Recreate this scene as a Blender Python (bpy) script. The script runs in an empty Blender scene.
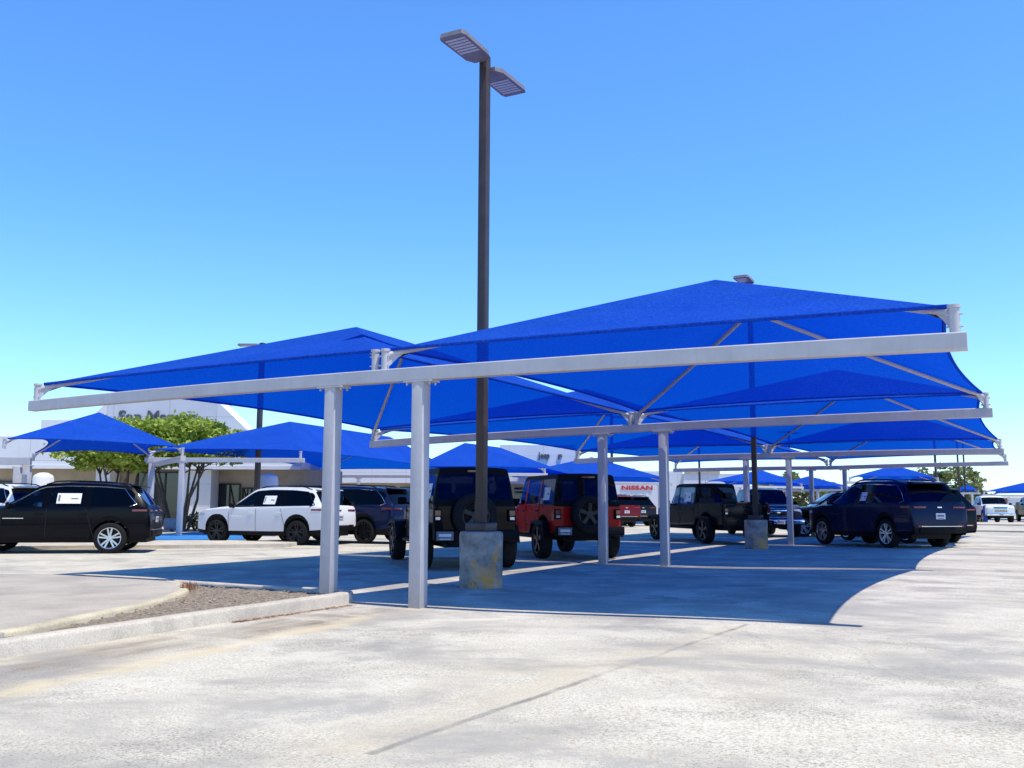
import bpy, bmesh, math, random
from mathutils import Vector, Matrix
from math import sin, cos, pi, radians, sqrt, atan2, tan
random.seed(7)
R = radians
scene = bpy.context.scene
COL = scene.collection

# ------------------------------------------------------------------ camera geometry
CAM = Vector((7.0992, -9.6764, 1.2296)); YAW, PIT, ROL, FPX = -0.4898, 0.1266, 0.0041, 949.686
RT = Vector((cos(YAW), -sin(YAW), 0)); FH = Vector((sin(YAW), cos(YAW), 0))
FW = FH*cos(PIT) + Vector((0, 0, sin(PIT))); UP0 = RT.cross(FW)
R2 = RT*cos(ROL) + UP0*sin(ROL); U2 = UP0*cos(ROL) - RT*sin(ROL)

def ray(px, py): return FW + R2*((px-512)/FPX) - U2*((py-384)/FPX)
def gp(px, py, z=0.0):
    d = ray(px, py); return CAM + d*((z-CAM.z)/d.z)
def wp(px, D, z=0.0):
    """a place in the lot: sideways by bearing, D metres ahead, z up"""
    return Vector((CAM.x, CAM.y, 0)) + RT*((px-512)/FPX*D) + FH*((D-(z-CAM.z)*sin(PIT))/cos(PIT)) + Vector((0, 0, z))
def sm(a, b, x):
    t = max(0, min(1, (x-a)/(b-a))); return t*t*(3-2*t)
def ground_z(x, y): return 0.085*sm(0.8, 5.6, x)*(1-sm(60, 120, y))

# ------------------------------------------------------------------ materials
MATS = {}
def nodes_of(name):
    m = bpy.data.materials.new(name); m.use_nodes = True
    nt = m.node_tree; b = nt.nodes['Principled BSDF']
    return m, nt, b
def lnk(nt, a, b): nt.links.new(a, b)
def noise(nt, scale, detail=4, rough=.55, vec=None, dist=0):
    n = nt.nodes.new('ShaderNodeTexNoise'); n.inputs['Scale'].default_value = scale
    n.inputs['Detail'].default_value = detail; n.inputs['Roughness'].default_value = rough
    n.inputs['Distortion'].default_value = dist
    if vec is not None: lnk(nt, vec, n.inputs['Vector'])
    return n.outputs['Fac']
def ramp(nt, fac, stops):
    r = nt.nodes.new('ShaderNodeValToRGB'); lnk(nt, fac, r.inputs['Fac'])
    e = r.color_ramp.elements
    while len(e) < len(stops): e.new(.5)
    for k, (p, c) in enumerate(stops):
        e[k].position = p; e[k].color = (c, c, c, 1) if isinstance(c, (int, float)) else (*c, 1)
    return r.outputs['Color']
def mix(nt, fac, a, b, mode='MIX'):
    n = nt.nodes.new('ShaderNodeMix'); n.data_type = 'RGBA'; n.blend_type = mode
    for s, v in ((n.inputs[0], fac), (n.inputs[6], a), (n.inputs[7], b)):
        if hasattr(v, 'links'): lnk(nt, v, s)
        else: s.default_value = v if isinstance(v, (int, float)) else (*v, 1)
    return n.outputs[2]
def math_(nt, op, a, b=0.0, clamp=False):
    n = nt.nodes.new('ShaderNodeMath'); n.operation = op; n.use_clamp = clamp
    for s, v in ((n.inputs[0], a), (n.inputs[1], b)):
        if hasattr(v, 'links'): lnk(nt, v, s)
        else: s.default_value = v
    return n.outputs[0]
def coords(nt, kind='Object', scale=None, rot=0):
    t = nt.nodes.new('ShaderNodeTexCoord'); o = t.outputs[kind]
    if scale:
        mp = nt.nodes.new('ShaderNodeMapping'); mp.inputs['Scale'].default_value = scale
        mp.inputs['Rotation'].default_value = (0, 0, rot); lnk(nt, o, mp.inputs['Vector']); o = mp.outputs[0]
    return o
def world_pos(nt, scale=None, rot=0):
    g = nt.nodes.new('ShaderNodeNewGeometry'); o = g.outputs['Position']
    if scale:
        mp = nt.nodes.new('ShaderNodeMapping'); mp.inputs['Scale'].default_value = scale
        mp.inputs['Rotation'].default_value = (0, 0, rot); lnk(nt, o, mp.inputs['Vector']); o = mp.outputs[0]
    return o
def bump(nt, b, h, strength=.3, dist=.01):
    n = nt.nodes.new('ShaderNodeBump'); n.inputs['Strength'].default_value = strength; n.inputs['Distance'].default_value = dist
    lnk(nt, h, n.inputs['Height']); lnk(nt, n.outputs[0], b.inputs['Normal'])

def plain(name, col, rough=.5, metal=0, var=.12, scale=6, spec=.5, coat=0):
    if name in MATS: return MATS[name]
    m, nt, b = nodes_of(name)
    f = noise(nt, scale, 5, .6, coords(nt))
    lo = tuple(c*(1-var) for c in col); hi = tuple(min(1, c*(1+var)) for c in col)
    lnk(nt, ramp(nt, f, [(.3, lo), (.7, hi)]), b.inputs['Base Color'])
    b.inputs['Roughness'].default_value = rough; b.inputs['Metallic'].default_value = metal
    b.inputs['Specular IOR Level'].default_value = spec; b.inputs['Coat Weight'].default_value = coat
    b.inputs['Coat Roughness'].default_value = .03
    MATS[name] = m; return m
def paint(name, col, metal=.0, rough=.3):
    if name in MATS: return MATS[name]
    m, nt, b = nodes_of(name)
    f = noise(nt, 3, 4, .6, coords(nt)); dust = noise(nt, 1.3, 6, .7, coords(nt))
    c = mix(nt, math_(nt, 'MULTIPLY', ramp(nt, dust, [(.45, 0), (.8, 1)]), .003), col, (.30, .28, .25))
    lnk(nt, c, b.inputs['Base Color'])
    lnk(nt, ramp(nt, f, [(.3, rough*.8), (.7, rough*1.3)]), b.inputs['Roughness'])
    b.inputs['Metallic'].default_value = metal; b.inputs['Coat Weight'].default_value = .22; b.inputs['Coat Roughness'].default_value = .025; b.inputs['Specular IOR Level'].default_value = .05
    MATS[name] = m; return m
def glass(name, tint, gloss=(.9, .95, 1), base=.06):
    if name in MATS: return MATS[name]
    m, nt, b = nodes_of(name); nt.nodes.remove(b)
    tr = nt.nodes.new('ShaderNodeBsdfTransparent'); tr.inputs[0].default_value = (*tint, 1)
    gl = nt.nodes.new('ShaderNodeBsdfGlossy'); gl.inputs[0].default_value = (*gloss, 1)
    lnk(nt, ramp(nt, noise(nt, 5, 3, .5, coords(nt)), [(.4, .01), (.7, .05)]), gl.inputs['Roughness'])
    fr = nt.nodes.new('ShaderNodeFresnel'); fr.inputs[0].default_value = 1.5
    f = math_(nt, 'ADD', fr.outputs[0], base*.3, True)
    mx = nt.nodes.new('ShaderNodeMixShader'); lnk(nt, f, mx.inputs[0]); lnk(nt, tr.outputs[0], mx.inputs[1]); lnk(nt, gl.outputs[0], mx.inputs[2])
    lnk(nt, mx.outputs[0], nt.nodes['Material Output'].inputs[0])
    MATS[name] = m; return m

def fabric():
    m, nt, b = nodes_of('blue_shade_cloth'); nt.nodes.remove(b)
    v = coords(nt); n1 = noise(nt, .8, 6, .65, v); n2 = noise(nt, 26, 4, .75, v)
    top = mix(nt, ramp(nt, n1, [(.3, 0), (.75, 1)]), (.011, .078, .43), (.024, .118, .57))
    top = mix(nt, .36, top, ramp(nt, n2, [(.36, (.0, .018, .22)), (.5, (.012, .062, .42)), (.66, (.055, .18, .78))]))
    df = nt.nodes.new('ShaderNodeBsdfDiffuse'); lnk(nt, top, df.inputs[0])
    tl = nt.nodes.new('ShaderNodeBsdfTranslucent'); tl.inputs[0].default_value = (.0, .05, .80, 1)
    tp = nt.nodes.new('ShaderNodeBsdfTransparent'); tp.inputs[0].default_value = (.0, .27, .95, 1)
    m1 = nt.nodes.new('ShaderNodeMixShader'); m1.inputs[0].default_value = .22; lnk(nt, df.outputs[0], m1.inputs[1]); lnk(nt, tl.outputs[0], m1.inputs[2])
    m2 = nt.nodes.new('ShaderNodeMixShader'); m2.inputs[0].default_value = .15; lnk(nt, m1.outputs[0], m2.inputs[1]); lnk(nt, tp.outputs[0], m2.inputs[2])
    lnk(nt, m2.outputs[0], nt.nodes['Material Output'].inputs[0])
    bn = nt.nodes.new('ShaderNodeBump'); bn.inputs['Strength'].default_value = .35; bn.inputs['Distance'].default_value = .02
    lnk(nt, n2, bn.inputs['Height']); lnk(nt, bn.outputs[0], df.inputs['Normal'])
    return m

def lot_material():
    m, nt, b = nodes_of('weathered_asphalt')
    p = world_pos(nt)
    a = noise(nt, .42, 8, .62, world_pos(nt, (1, 1.6, 1), R(-35)), .6)
    bcol = ramp(nt, a, [(.34, (.30, .282, .24)), (.43, (.45, .415, .34)), (.52, (.56, .52, .42)), (.72, (.63, .585, .475))])
    big = noise(nt, .07, 5, .6, p)
    bcol = mix(nt, ramp(nt, big, [(.4, 0), (.65, .45)]), bcol, (.58, .54, .45))
    # brushed wear streaks
    st = noise(nt, 1.0, 6, .7, world_pos(nt, (.5, 7, 1), R(26)))
    bcol = mix(nt, ramp(nt, st, [(.48, 0), (.75, .10)]), bcol, (.32, .315, .30))
    # grit
    sp = noise(nt, 55, 3, .8, p); bcol = mix(nt, .55, bcol, ramp(nt, sp, [(.36, .10), (.5, .5), (.66, .88)]), 'OVERLAY')
    vo = nt.nodes.new('ShaderNodeTexVoronoi'); vo.inputs['Scale'].default_value = 34; lnk(nt, p, vo.inputs['Vector'])
    bcol = mix(nt, ramp(nt, vo.outputs['Distance'], [(.06, .5), (.16, 0)]), bcol, (.16, .155, .15))
    # oil drips
    oi = noise(nt, 1.1, 4, .5, p); bcol = mix(nt, ramp(nt, oi, [(.68, 0), (.80, .55)]), bcol, (.13, .13, .13))
    # seam with sealant across the foreground, and a paler strip beside it
    sx = nt.nodes.new('ShaderNodeSeparateXYZ'); wob = noise(nt, 1.5, 5, .6, p)
    lnk(nt, p, sx.inputs[0]); X, Y = sx.outputs[0], sx.outputs[1]
    def line(A, B, width, soft, amp):
        d = (B-A); d.z = 0; L = d.length; d /= L; nrm = Vector((-d.y, d.x, 0))
        off = -(nrm.x*A.x+nrm.y*A.y)
        q = math_(nt, 'ADD', math_(nt, 'MULTIPLY', X, nrm.x), math_(nt, 'MULTIPLY', Y, nrm.y))
        q = math_(nt, 'ADD', q, off)
        q = math_(nt, 'ADD', q, math_(nt, 'MULTIPLY', math_(nt, 'SUBTRACT', wob, .5), amp))
        t = math_(nt, 'ADD', math_(nt, 'MULTIPLY', X, d.x), math_(nt, 'MULTIPLY', Y, d.y)); t = math_(nt, 'SUBTRACT', t, d.x*A.x+d.y*A.y)
        inside = math_(nt, 'MULTIPLY', math_(nt, 'GREATER_THAN', t, 0), math_(nt, 'LESS_THAN', t, L))
        ab = math_(nt, 'ABSOLUTE', q)
        f = ramp(nt, math_(nt, 'DIVIDE', ab, width+soft), [(width/(width+soft), 1), (1, 0)])
        return math_(nt, 'MULTIPLY', f, inside), q, inside
    f, q, ins = line(gp(368, 770), gp(748, 632), .016, .022, .10)
    brk = ramp(nt, noise(nt, 2.2, 4, .6, p), [(.35, .2), (.62, .78)])
    f2, _, _ = line(gp(330, 770), gp(735, 634), .07, .22, .25)
    bcol = mix(nt, math_(nt, 'MULTIPLY', f2, .40), bcol, (.55, .47, .33))
    bcol = mix(nt, math_(nt, 'MULTIPLY', f, brk), bcol, (.17, .165, .16))
    for A, B in (((660, 600), (780, 660)), ((560, 660), (700, 700)), ((820, 640), (900, 690)), ((200, 560), (420, 575)), ((505, 578), (655, 592)), ((880, 560), (1010, 575))):
        f3, _, _ = line(gp(*A), gp(*B), .006, .02, .5)
        bcol = mix(nt, math_(nt, 'MULTIPLY', f3, .22), bcol, (.16, .16, .165))
    # brown silt washed along the kerb
    A, B = Vector((.35, -5.6, 0)), Vector((.35, -.2, 0))
    f4, _, _ = line(A, B, .10, .75, 1.0)
    gr = ramp(nt, noise(nt, 1.1, 5, .65, world_pos(nt, (2.2, .5, 1))), [(.36, .1), (.62, .9)])
    bcol = mix(nt, math_(nt, 'MULTIPLY', f4, gr), bcol, (.22, .165, .115))
    f5, _, _ = line(Vector((1.3, -6.5, 0)), Vector((.6, .1, 0)), .02, .22, .5)
    bcol = mix(nt, math_(nt, 'MULTIPLY', f5, .85), bcol, (.62, .52, .34))
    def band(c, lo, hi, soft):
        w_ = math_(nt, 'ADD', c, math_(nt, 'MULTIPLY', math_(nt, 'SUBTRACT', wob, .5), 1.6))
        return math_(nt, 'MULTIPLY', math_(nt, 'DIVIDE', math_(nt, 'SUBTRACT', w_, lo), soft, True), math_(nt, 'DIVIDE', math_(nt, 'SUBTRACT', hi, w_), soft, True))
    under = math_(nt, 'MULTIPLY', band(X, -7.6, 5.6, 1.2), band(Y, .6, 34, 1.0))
    bcol = mix(nt, math_(nt, 'MULTIPLY', under, .42), bcol, (.17, .17, .165))  # canopy shade painted in: base colour darkened beneath the bays, soft-edged
    wp_ = noise(nt, .8, 8, .68, world_pos(nt, (1, 1.1, 1), R(15)), .4); bcol = mix(nt, ramp(nt, math_(nt, 'ADD', wp_, math_(nt, 'MULTIPLY', math_(nt, 'SUBTRACT', sp, .5), .5)), [(.50, 0), (.58, .6)]), bcol, (.67, .625, .515))
    tan = noise(nt, .33, 6, .65, world_pos(nt, (1, .6, 1), R(20)), .8); bcol = mix(nt, ramp(nt, tan, [(.56, 0), (.68, .4)]), bcol, (.57, .50, .37))
    gre = noise(nt, .5, 7, .7, world_pos(nt, (1, 1.15, 1), R(-30)), .3); bcol = mix(nt, ramp(nt, math_(nt, 'ADD', gre, math_(nt, 'MULTIPLY', math_(nt, 'SUBTRACT', sp, .5), .75)), [(.53, 0), (.60, .72)]), bcol, (.31, .30, .28))
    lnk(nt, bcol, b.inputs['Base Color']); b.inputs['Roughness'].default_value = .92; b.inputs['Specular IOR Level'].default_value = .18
    bump(nt, b, sp, .5, .008)
    return m

def concrete(name, col, sc=1.0, stain=(.25, .22, .18), st_amt=.5):
    if name in MATS: return MATS[name]
    m, nt, b = nodes_of(name); p = world_pos(nt)
    a = noise(nt, 1.3*sc, 8, .65, p); c = ramp(nt, a, [(.3, tuple(x*.72 for x in col)), (.55, col), (.75, tuple(min(1, x*1.12) for x in col))])
    s = noise(nt, 2.3*sc, 6, .7, world_pos(nt, (1, 1, .6)))
    c = mix(nt, ramp(nt, s, [(.52, 0), (.75, st_amt)]), c, stain)
    g = noise(nt, 70, 3, .8, p); c = mix(nt, .4, c, ramp(nt, g, [(.35, .22), (.5, .5), (.7, .8)]), 'OVERLAY')
    lnk(nt, c, b.inputs['Base Color']); b.inputs['Roughness'].default_value = .93; b.inputs['Specular IOR Level'].default_value = .2
    bump(nt, b, g, .4, .006); MATS[name] = m; return m

def lamp_base_material():
    m, nt, b = nodes_of('painted_concrete_worn'); v = coords(nt)
    a = noise(nt, 4, 8, .7, v); c = ramp(nt, a, [(.3, (.13, .12, .11)), (.5, (.29, .265, .235)), (.7, (.45, .41, .36))])
    y = noise(nt, 2.6, 4, .6, coords(nt, 'Object', (1, 1, .8)))
    c = mix(nt, ramp(nt, y, [(.50, 0), (.66, .8)]), c, (.80, .30, .0))
    k = noise(nt, 9, 6, .7, v); c = mix(nt, ramp(nt, k, [(.6, 0), (.68, .8)]), c, (.10, .095, .09))
    lnk(nt, c, b.inputs['Base Color']); b.inputs['Roughness'].default_value = .9; bump(nt, b, k, .5, .01)
    return m
def leaf_material(name, a, bb):
    m, nt, b = nodes_of(name); v = world_pos(nt)
    n1 = noise(nt, 1.1, 3, .5, v); n2 = noise(nt, 14, 2, .5, v)
    c = mix(nt, ramp(nt, n1, [(.35, 0), (.65, 1)]), a, bb); c = mix(nt, .5, c, ramp(nt, n2, [(.3, .25), (.7, .75)]), 'OVERLAY')
    lnk(nt, c, b.inputs['Base Color']); b.inputs['Roughness'].default_value = .55
    tl = nt.nodes.new('ShaderNodeBsdfTranslucent'); lnk(nt, c, tl.inputs[0])
    mx = nt.nodes.new('ShaderNodeMixShader'); mx.inputs[0].default_value = .3
    lnk(nt, b.outputs[0], mx.inputs[1]); lnk(nt, tl.outputs[0], mx.inputs[2]); lnk(nt, mx.outputs[0], nt.nodes['Material Output'].inputs[0])
    return m
def mulch_material():
    m, nt, b = nodes_of('mulch_bed'); p = world_pos(nt)
    a = noise(nt, 26, 6, .8, p); c = ramp(nt, a, [(.3, (.10, .075, .05)), (.46, (.28, .22, .155)), (.58, (.42, .35, .26)), (.72, (.58, .51, .42))])
    lnk(nt, c, b.inputs['Base Color']); b.inputs['Roughness'].default_value = .95; bump(nt, b, a, .9, .04)
    return m
def panel_wall(name, col, joint=1.2):
    m, nt, b = nodes_of(name); v = coords(nt)
    c = ramp(nt, noise(nt, .8, 6, .65, v), [(.3, tuple(x*.9 for x in col)), (.7, col)])
    s = noise(nt, 1.0, 5, .7, coords(nt, 'Object', (3, 3, .3))); c = mix(nt, ramp(nt, s, [(.55, 0), (.8, .18)]), c, (.35, .34, .32))
    sx = nt.nodes.new('ShaderNodeSeparateXYZ'); lnk(nt, v, sx.inputs[0])
    fr = math_(nt, 'FRACT', math_(nt, 'DIVIDE', math_(nt, 'ADD', sx.outputs[0], 50.), joint*2)); j = math_(nt, 'LESS_THAN', fr, .012)
    fz = math_(nt, 'FRACT', math_(nt, 'DIVIDE', math_(nt, 'ADD', sx.outputs[2], .15), joint)); j2 = math_(nt, 'LESS_THAN', fz, .02)
    c = mix(nt, math_(nt, 'MULTIPLY', math_(nt, 'MAXIMUM', j, j2), .55), c, (.28, .28, .30))
    lnk(nt, c, b.inputs['Base Color']); b.inputs['Roughness'].default_value = .6
    return m

def steel():
    m, nt, b = nodes_of('pale_painted_steel'); p = world_pos(nt)
    c = ramp(nt, noise(nt, 3, 6, .65, p), [(.3, (.45, .435, .455)), (.7, (.53, .515, .54))])
    st = noise(nt, 1.0, 6, .7, world_pos(nt, (9, 9, .7))); c = mix(nt, ramp(nt, st, [(.52, 0), (.75, .35)]), c, (.34, .31, .29))
    sp = noise(nt, 17, 5, .8, p); c = mix(nt, ramp(nt, sp, [(.70, 0), (.76, .7)]), c, (.26, .15, .09))
    sx = nt.nodes.new('ShaderNodeSeparateXYZ'); lnk(nt, p, sx.inputs[0])
    low = math_(nt, 'SUBTRACT', 1.0, math_(nt, 'DIVIDE', sx.outputs[2], .45), True)
    c = mix(nt, math_(nt, 'MULTIPLY', low, ramp(nt, noise(nt, 6, 5, .7, p), [(.35, .1), (.7, .8)])), c, (.33, .27, .21))
    lnk(nt, c, b.inputs['Base Color']); b.inputs['Roughness'].default_value = .45; b.inputs['Specular IOR Level'].default_value = .35
    return m
M = dict(seam=plain('seam_thread', (.01, .04, .25), .9, 0, .1, 9, .05), piano=plain('gloss_black', (.002, .002, .003), .12, 0, .1, 9, .25),
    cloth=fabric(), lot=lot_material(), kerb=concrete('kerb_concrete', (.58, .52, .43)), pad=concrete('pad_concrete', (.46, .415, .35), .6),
    yellow=concrete('faded_yellow_kerb', (.58, .515, .36), 1.5, (.42, .39, .33), .8), base=lamp_base_material(), mulch=mulch_material(),
    steel=steel(), zinc=plain('galvanised_steel', (.52, .53, .55), .4, .6, .15, 20),
    bronze=plain('bronze_pole_paint', (.050, .034, .032), .45, 0, .2, 5), lampgrey=plain('lamp_housing', (.20, .18, .20), .5, 0, .15, 10),
    lens=plain('lamp_lens', (.55, .55, .58), .25, 0, .1, 15), rubber=plain('tyre_rubber', (.014, .014, .015), .85, 0, .25, 12, .2),
    plastic=plain('black_plastic', (.007, .007, .009), .6, 0, .2, 10, .10), dark=plain('dark_underbody', (.012, .012, .013), .9, 0, .2, 8),
    alloy=plain('alloy_silver', (.62, .63, .65), .28, .85, .06, 9), blackalloy=plain('alloy_black', (.016, .016, .018), .35, .3, .15, 9),
    chrome=plain('chrome', (.78, .79, .80), .10, 1, .05, 9), red=plain('red_lamp', (.20, .006, .006), .18, 0, .15, 14, .6, .6),
    clear=plain('clear_lamp', (.62, .64, .68), .12, .3, .15, 14, .6, .6), paper=plain('white_paper', (.78, .78, .77), .8, 0, .04, 20),
    ink=plain('grey_print', (.16, .17, .19), .8, 0, .1, 20), seat=plain('seat_cloth', (.035, .033, .034), .85, 0, .2, 14),
    plate=plain('licence_plate', (.62, .64, .70), .4, 0, .1, 20),
    glass=glass('clear_glass', (.36, .44, .48), (.75, .8, .9), .03), tint=glass('privacy_glass', (.03, .033, .04), (.6, .65, .75), .03), shop=glass('shop_glass', (.10, .11, .13), base=.12),
    white=panel_wall('white_panel_wall', (.72, .715, .74)), lilac=panel_wall('pale_panel_wall', (.62, .62, .68), 1.5), beige=plain('beige_stucco', (.40, .34, .27), .9, 0, .12, 2),
    column=plain('white_column', (.74, .73, .73), .7, 0, .06, 2), black=plain('dark_interior', (.018, .018, .020), .8, 0, .3, 2),
    signgrey=plain('dark_grey_letters', (.085, .088, .11), .5, 0, .1, 5), signred=plain('red_letters', (.55, .02, .02), .4, 0, .1, 5),
    bark=plain('tree_bark', (.11, .085, .065), .95, 0, .35, 12), leafA=leaf_material('bright_leaves', (.22, .31, .03), (.42, .50, .075)),
    leafB=leaf_material('dark_leaves', (.055, .10, .02), (.13, .20, .04)), leafC=leaf_material('far_leaves', (.13, .17, .05), (.25, .28, .10)),
    bluepaint=concrete('blue_painted_concrete', (.04, .22, .52), 1.0, (.03, .15, .40), .5), brick=plain('red_brick', (.26, .13, .10), .9, 0, .25, 2),
    chip=plain('bark_chips', (.36, .275, .20), .95, 0, .5, 30), dry=plain('dry_weed', (.34, .17, .09), .9, 0, .3, 30), rock=concrete('grey_rock', (.33, .32, .31), 3))

# ------------------------------------------------------------------ mesh helpers
def new_obj(name, bm, mat, parent=None, local=False, smooth=None, recalc=True):
    """bm in world coordinates (or in the parent's own when local) becomes one mesh object"""
    if recalc: bmesh.ops.recalc_face_normals(bm, faces=bm.faces)
    if smooth is not None:
        for f in bm.faces: f.smooth = True
        for e in bm.edges:
            if len(e.link_faces) == 2 and e.calc_face_angle(0) > R(smooth): e.smooth = False
    if parent is not None and not local: bmesh.ops.translate(bm, verts=bm.verts, vec=-parent.location)
    me = bpy.data.meshes.new(name); bm.to_mesh(me); bm.free()
    o = bpy.data.objects.new(name, me); COL.objects.link(o)
    for mm in (mat if isinstance(mat, (list, tuple)) else [mat]): me.materials.append(mm)
    if parent is not None: o.parent = parent
    return o
def sub_obj(name, bm, mat, part, root, local=False, smooth=None):
    o = new_obj(name, bm, mat, root, local, smooth); o.parent = part; return o
def tag(o, label=None, cat=None, group=None, kind=None):
    if label: o['label'] = label
    if cat: o['category'] = cat
    if group: o['group'] = group
    if kind: o['kind'] = kind
    return o
def thing(name, label, cat, loc, rz=0, group=None):
    o = bpy.data.objects.new(name, None); COL.objects.link(o); o.location = loc; o.rotation_euler = (0, 0, rz); o.empty_display_size = .3
    return tag(o, label, cat, group)
def BM(): return bmesh.new()
def box(bm, c, s, rot=None, bev=0.0):
    r = bmesh.ops.create_cube(bm, size=1); vs = r['verts']
    bmesh.ops.scale(bm, vec=Vector(s), verts=vs)
    if bev: 
        es = list({e for v in vs for e in v.link_edges})
        rb = bmesh.ops.bevel(bm, geom=es, offset=bev, segments=2, affect='EDGES', profile=.5); vs = list({v for f in rb['faces'] for v in f.verts} | {v for v in vs if v.is_valid})
    if rot is not None: bmesh.ops.rotate(bm, cent=(0, 0, 0), matrix=rot, verts=vs)
    bmesh.ops.translate(bm, vec=Vector(c), verts=vs); return vs
def rz(a): return Matrix.Rotation(a, 3, 'Z')
def tube(bm, pts, r, n=8, caps=True):
    pts = [Vector(p) for p in pts]; rs = r if isinstance(r, (list, tuple)) else [r]*len(pts); rings = []
    for i, p in enumerate(pts):
        t = (pts[min(i+1, len(pts)-1)]-pts[max(i-1, 0)]).normalized()
        a = t.cross(Vector((0, 0, 1))); a = a.normalized() if a.length > .05 else t.cross(Vector((1, 0, 0))).normalized()
        b = t.cross(a)
        rings.append([bm.verts.new(p+(a*cos(2*pi*k/n)+b*sin(2*pi*k/n))*rs[i]) for k in range(n)])
    for i in range(len(rings)-1):
        for k in range(n): bm.faces.new((rings[i][k], rings[i][(k+1) % n], rings[i+1][(k+1) % n], rings[i+1][k]))
    if caps: bm.faces.new(rings[0][::-1]); bm.faces.new(rings[-1])
def prism(bm, poly, z0, z1):
    a = [bm.verts.new((p[0], p[1], z0)) for p in poly]; b = [bm.verts.new((p[0], p[1], z1)) for p in poly]; n = len(poly)
    for i in range(n): bm.faces.new((a[i], a[(i+1) % n], b[(i+1) % n], b[i]))
    bm.faces.new(b); bm.faces.new(a[::-1])
def bar(bm, P, Q, w, h):
    """rectangular bar between P and Q, w across, h tall"""
    P, Q = Vector(P), Vector(Q); d = (Q-P).normalized(); a = d.cross(Vector((0, 0, 1))).normalized(); u = a.cross(d)
    vs = [bm.verts.new(X+a*sa*w/2+u*su*h/2) for X in (P, Q) for sa, su in ((-1, -1), (1, -1), (1, 1), (-1, 1))]
    for k in range(4): bm.faces.new((vs[k], vs[(k+1) % 4], vs[4+(k+1) % 4], vs[4+k]))
    bm.faces.new(vs[:4][::-1]); bm.faces.new(vs[4:])
def quad(bm, *ps): return bm.faces.new([bm.verts.new(p) for p in ps])
def lathe(bm, prof, n=28, axis='Z', M4=None):
    rings = []
    for r_, h in prof:
        ring = []
        for k in range(n):
            a = 2*pi*k/n; v = Vector((r_*cos(a), r_*sin(a), h)) if axis == 'Z' else Vector((r_*cos(a), h, r_*sin(a)))
            ring.append(bm.verts.new(M4 @ v if M4 else v))
        rings.append(ring)
    for i in range(len(rings)-1):
        for k in range(n): bm.faces.new((rings[i][k], rings[i][(k+1) % n], rings[i+1][(k+1) % n], rings[i+1][k]))
    return rings

# ------------------------------------------------------------------ ground
def make_ground():
    bm = BM(); xs = sorted(set([-900, -400, -150, -60] + [i*.6 for i in range(-24, 30)] + [40, 80, 200, 500, 1100])); ys = [-60, -30, -14, -10] + [i*2 for i in range(-4, 31)] + [70, 80, 100, 120, 200, 500, 1500]
    g = [[bm.verts.new((x, y, ground_z(x, y))) for x in xs] for y in ys]
    for j in range(len(ys)-1):
        for i in range(len(xs)-1): bm.faces.new((g[j][i], g[j][i+1], g[j+1][i+1], g[j+1][i]))
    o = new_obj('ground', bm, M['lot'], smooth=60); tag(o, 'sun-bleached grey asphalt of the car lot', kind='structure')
make_ground()

# ------------------------------------------------------------------ raised island by the front post
ISL_Z = .125
def smooth_poly(pts, n=3):
    for _ in range(n):
        out = []
        for i in range(len(pts)):
            a, b = Vector(pts[i]), Vector(pts[(i+1) % len(pts)]); out += [a*.75+b*.25, a*.25+b*.75]
        pts = out
    return pts
def offset_poly(pts, d):
    out = []; n = len(pts)
    for i in range(n):
        a, b, c = Vector(pts[i-1][:2]), Vector(pts[i][:2]), Vector(pts[(i+1) % n][:2])
        t = (c-a); t = t.normalized() if t.length > 1e-6 else Vector((1, 0)); nr = Vector((-t.y, t.x)); out.append((b.x+nr.x*d, b.y+nr.y*d))
    return out
def rounded(bm, poly, z0, z1, r=.03):
    """extruded outline whose top edge is rounded; poly runs counter-clockwise"""
    rows = [([(p[0], p[1]) for p in poly], z0), ([(p[0], p[1]) for p in poly], z1-r)]
    rows.append((offset_poly(poly, r*.3), z1-r*.3)); rows.append((offset_poly(poly, r), z1)); vs = [[bm.verts.new((x, y, z)) for x, y in row] for row, z in rows]; n = len(poly)
    for a, b in zip(vs, vs[1:]):
        for i in range(n): bm.faces.new((a[i], a[(i+1) % n], b[(i+1) % n], b[i]))
    bm.faces.new(vs[-1])
def kerb_strip(path, w, z0, z1, name, mat):
    """rounded kerb along an open path"""
    pts = [Vector((p[0], p[1], 0)) for p in path]; bm = BM(); rows = []
    prof = [(-w/2, z0), (-w/2, z1-.03), (-w/2+.01, z1-.01), (-w/2+.03, z1), (w/2-.03, z1), (w/2-.01, z1-.01), (w/2, z1-.03), (w/2, z0)]
    for i, p in enumerate(pts):
        t = (pts[min(i+1, len(pts)-1)]-pts[max(i-1, 0)]).normalized(); nr = Vector((-t.y, t.x, 0))
        rows.append([bm.verts.new(p+nr*a+Vector((0, 0, z))) for a, z in prof])
    for a, b in zip(rows, rows[1:]):
        for k in range(len(prof)-1): bm.faces.new((a[k], a[k+1], b[k+1], b[k]))
    bm.faces.new(rows[0]); bm.faces.new(rows[-1][::-1])
    o = new_obj(name, bm, mat, smooth=50); o['kind'] = 'structure'; return o
# front kerb: straight toward the camera, bending round behind the post
kx = -.45
kp = [(kx+.62, -14), (kx+.45, -9), (kx+.25, -5.2), (kx+.12, -3)] + [(kx+.10*(1-i/8), -3+i*.40) for i in range(1, 8)]
kp += [(kx-.0, -.10)]; kp += [(kx-.02-.26*(1-cos(a)), -.0+.30*sin(a)) for a in [R(10*i) for i in range(0, 10)]]
kp += [(-1.2, .31), (-2.2, .33), (-3.2, .35), (-3.75, .36)]
kerb_strip(kp, .17, -.1, ISL_Z+.012, 'kerb', M['kerb'])
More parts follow.
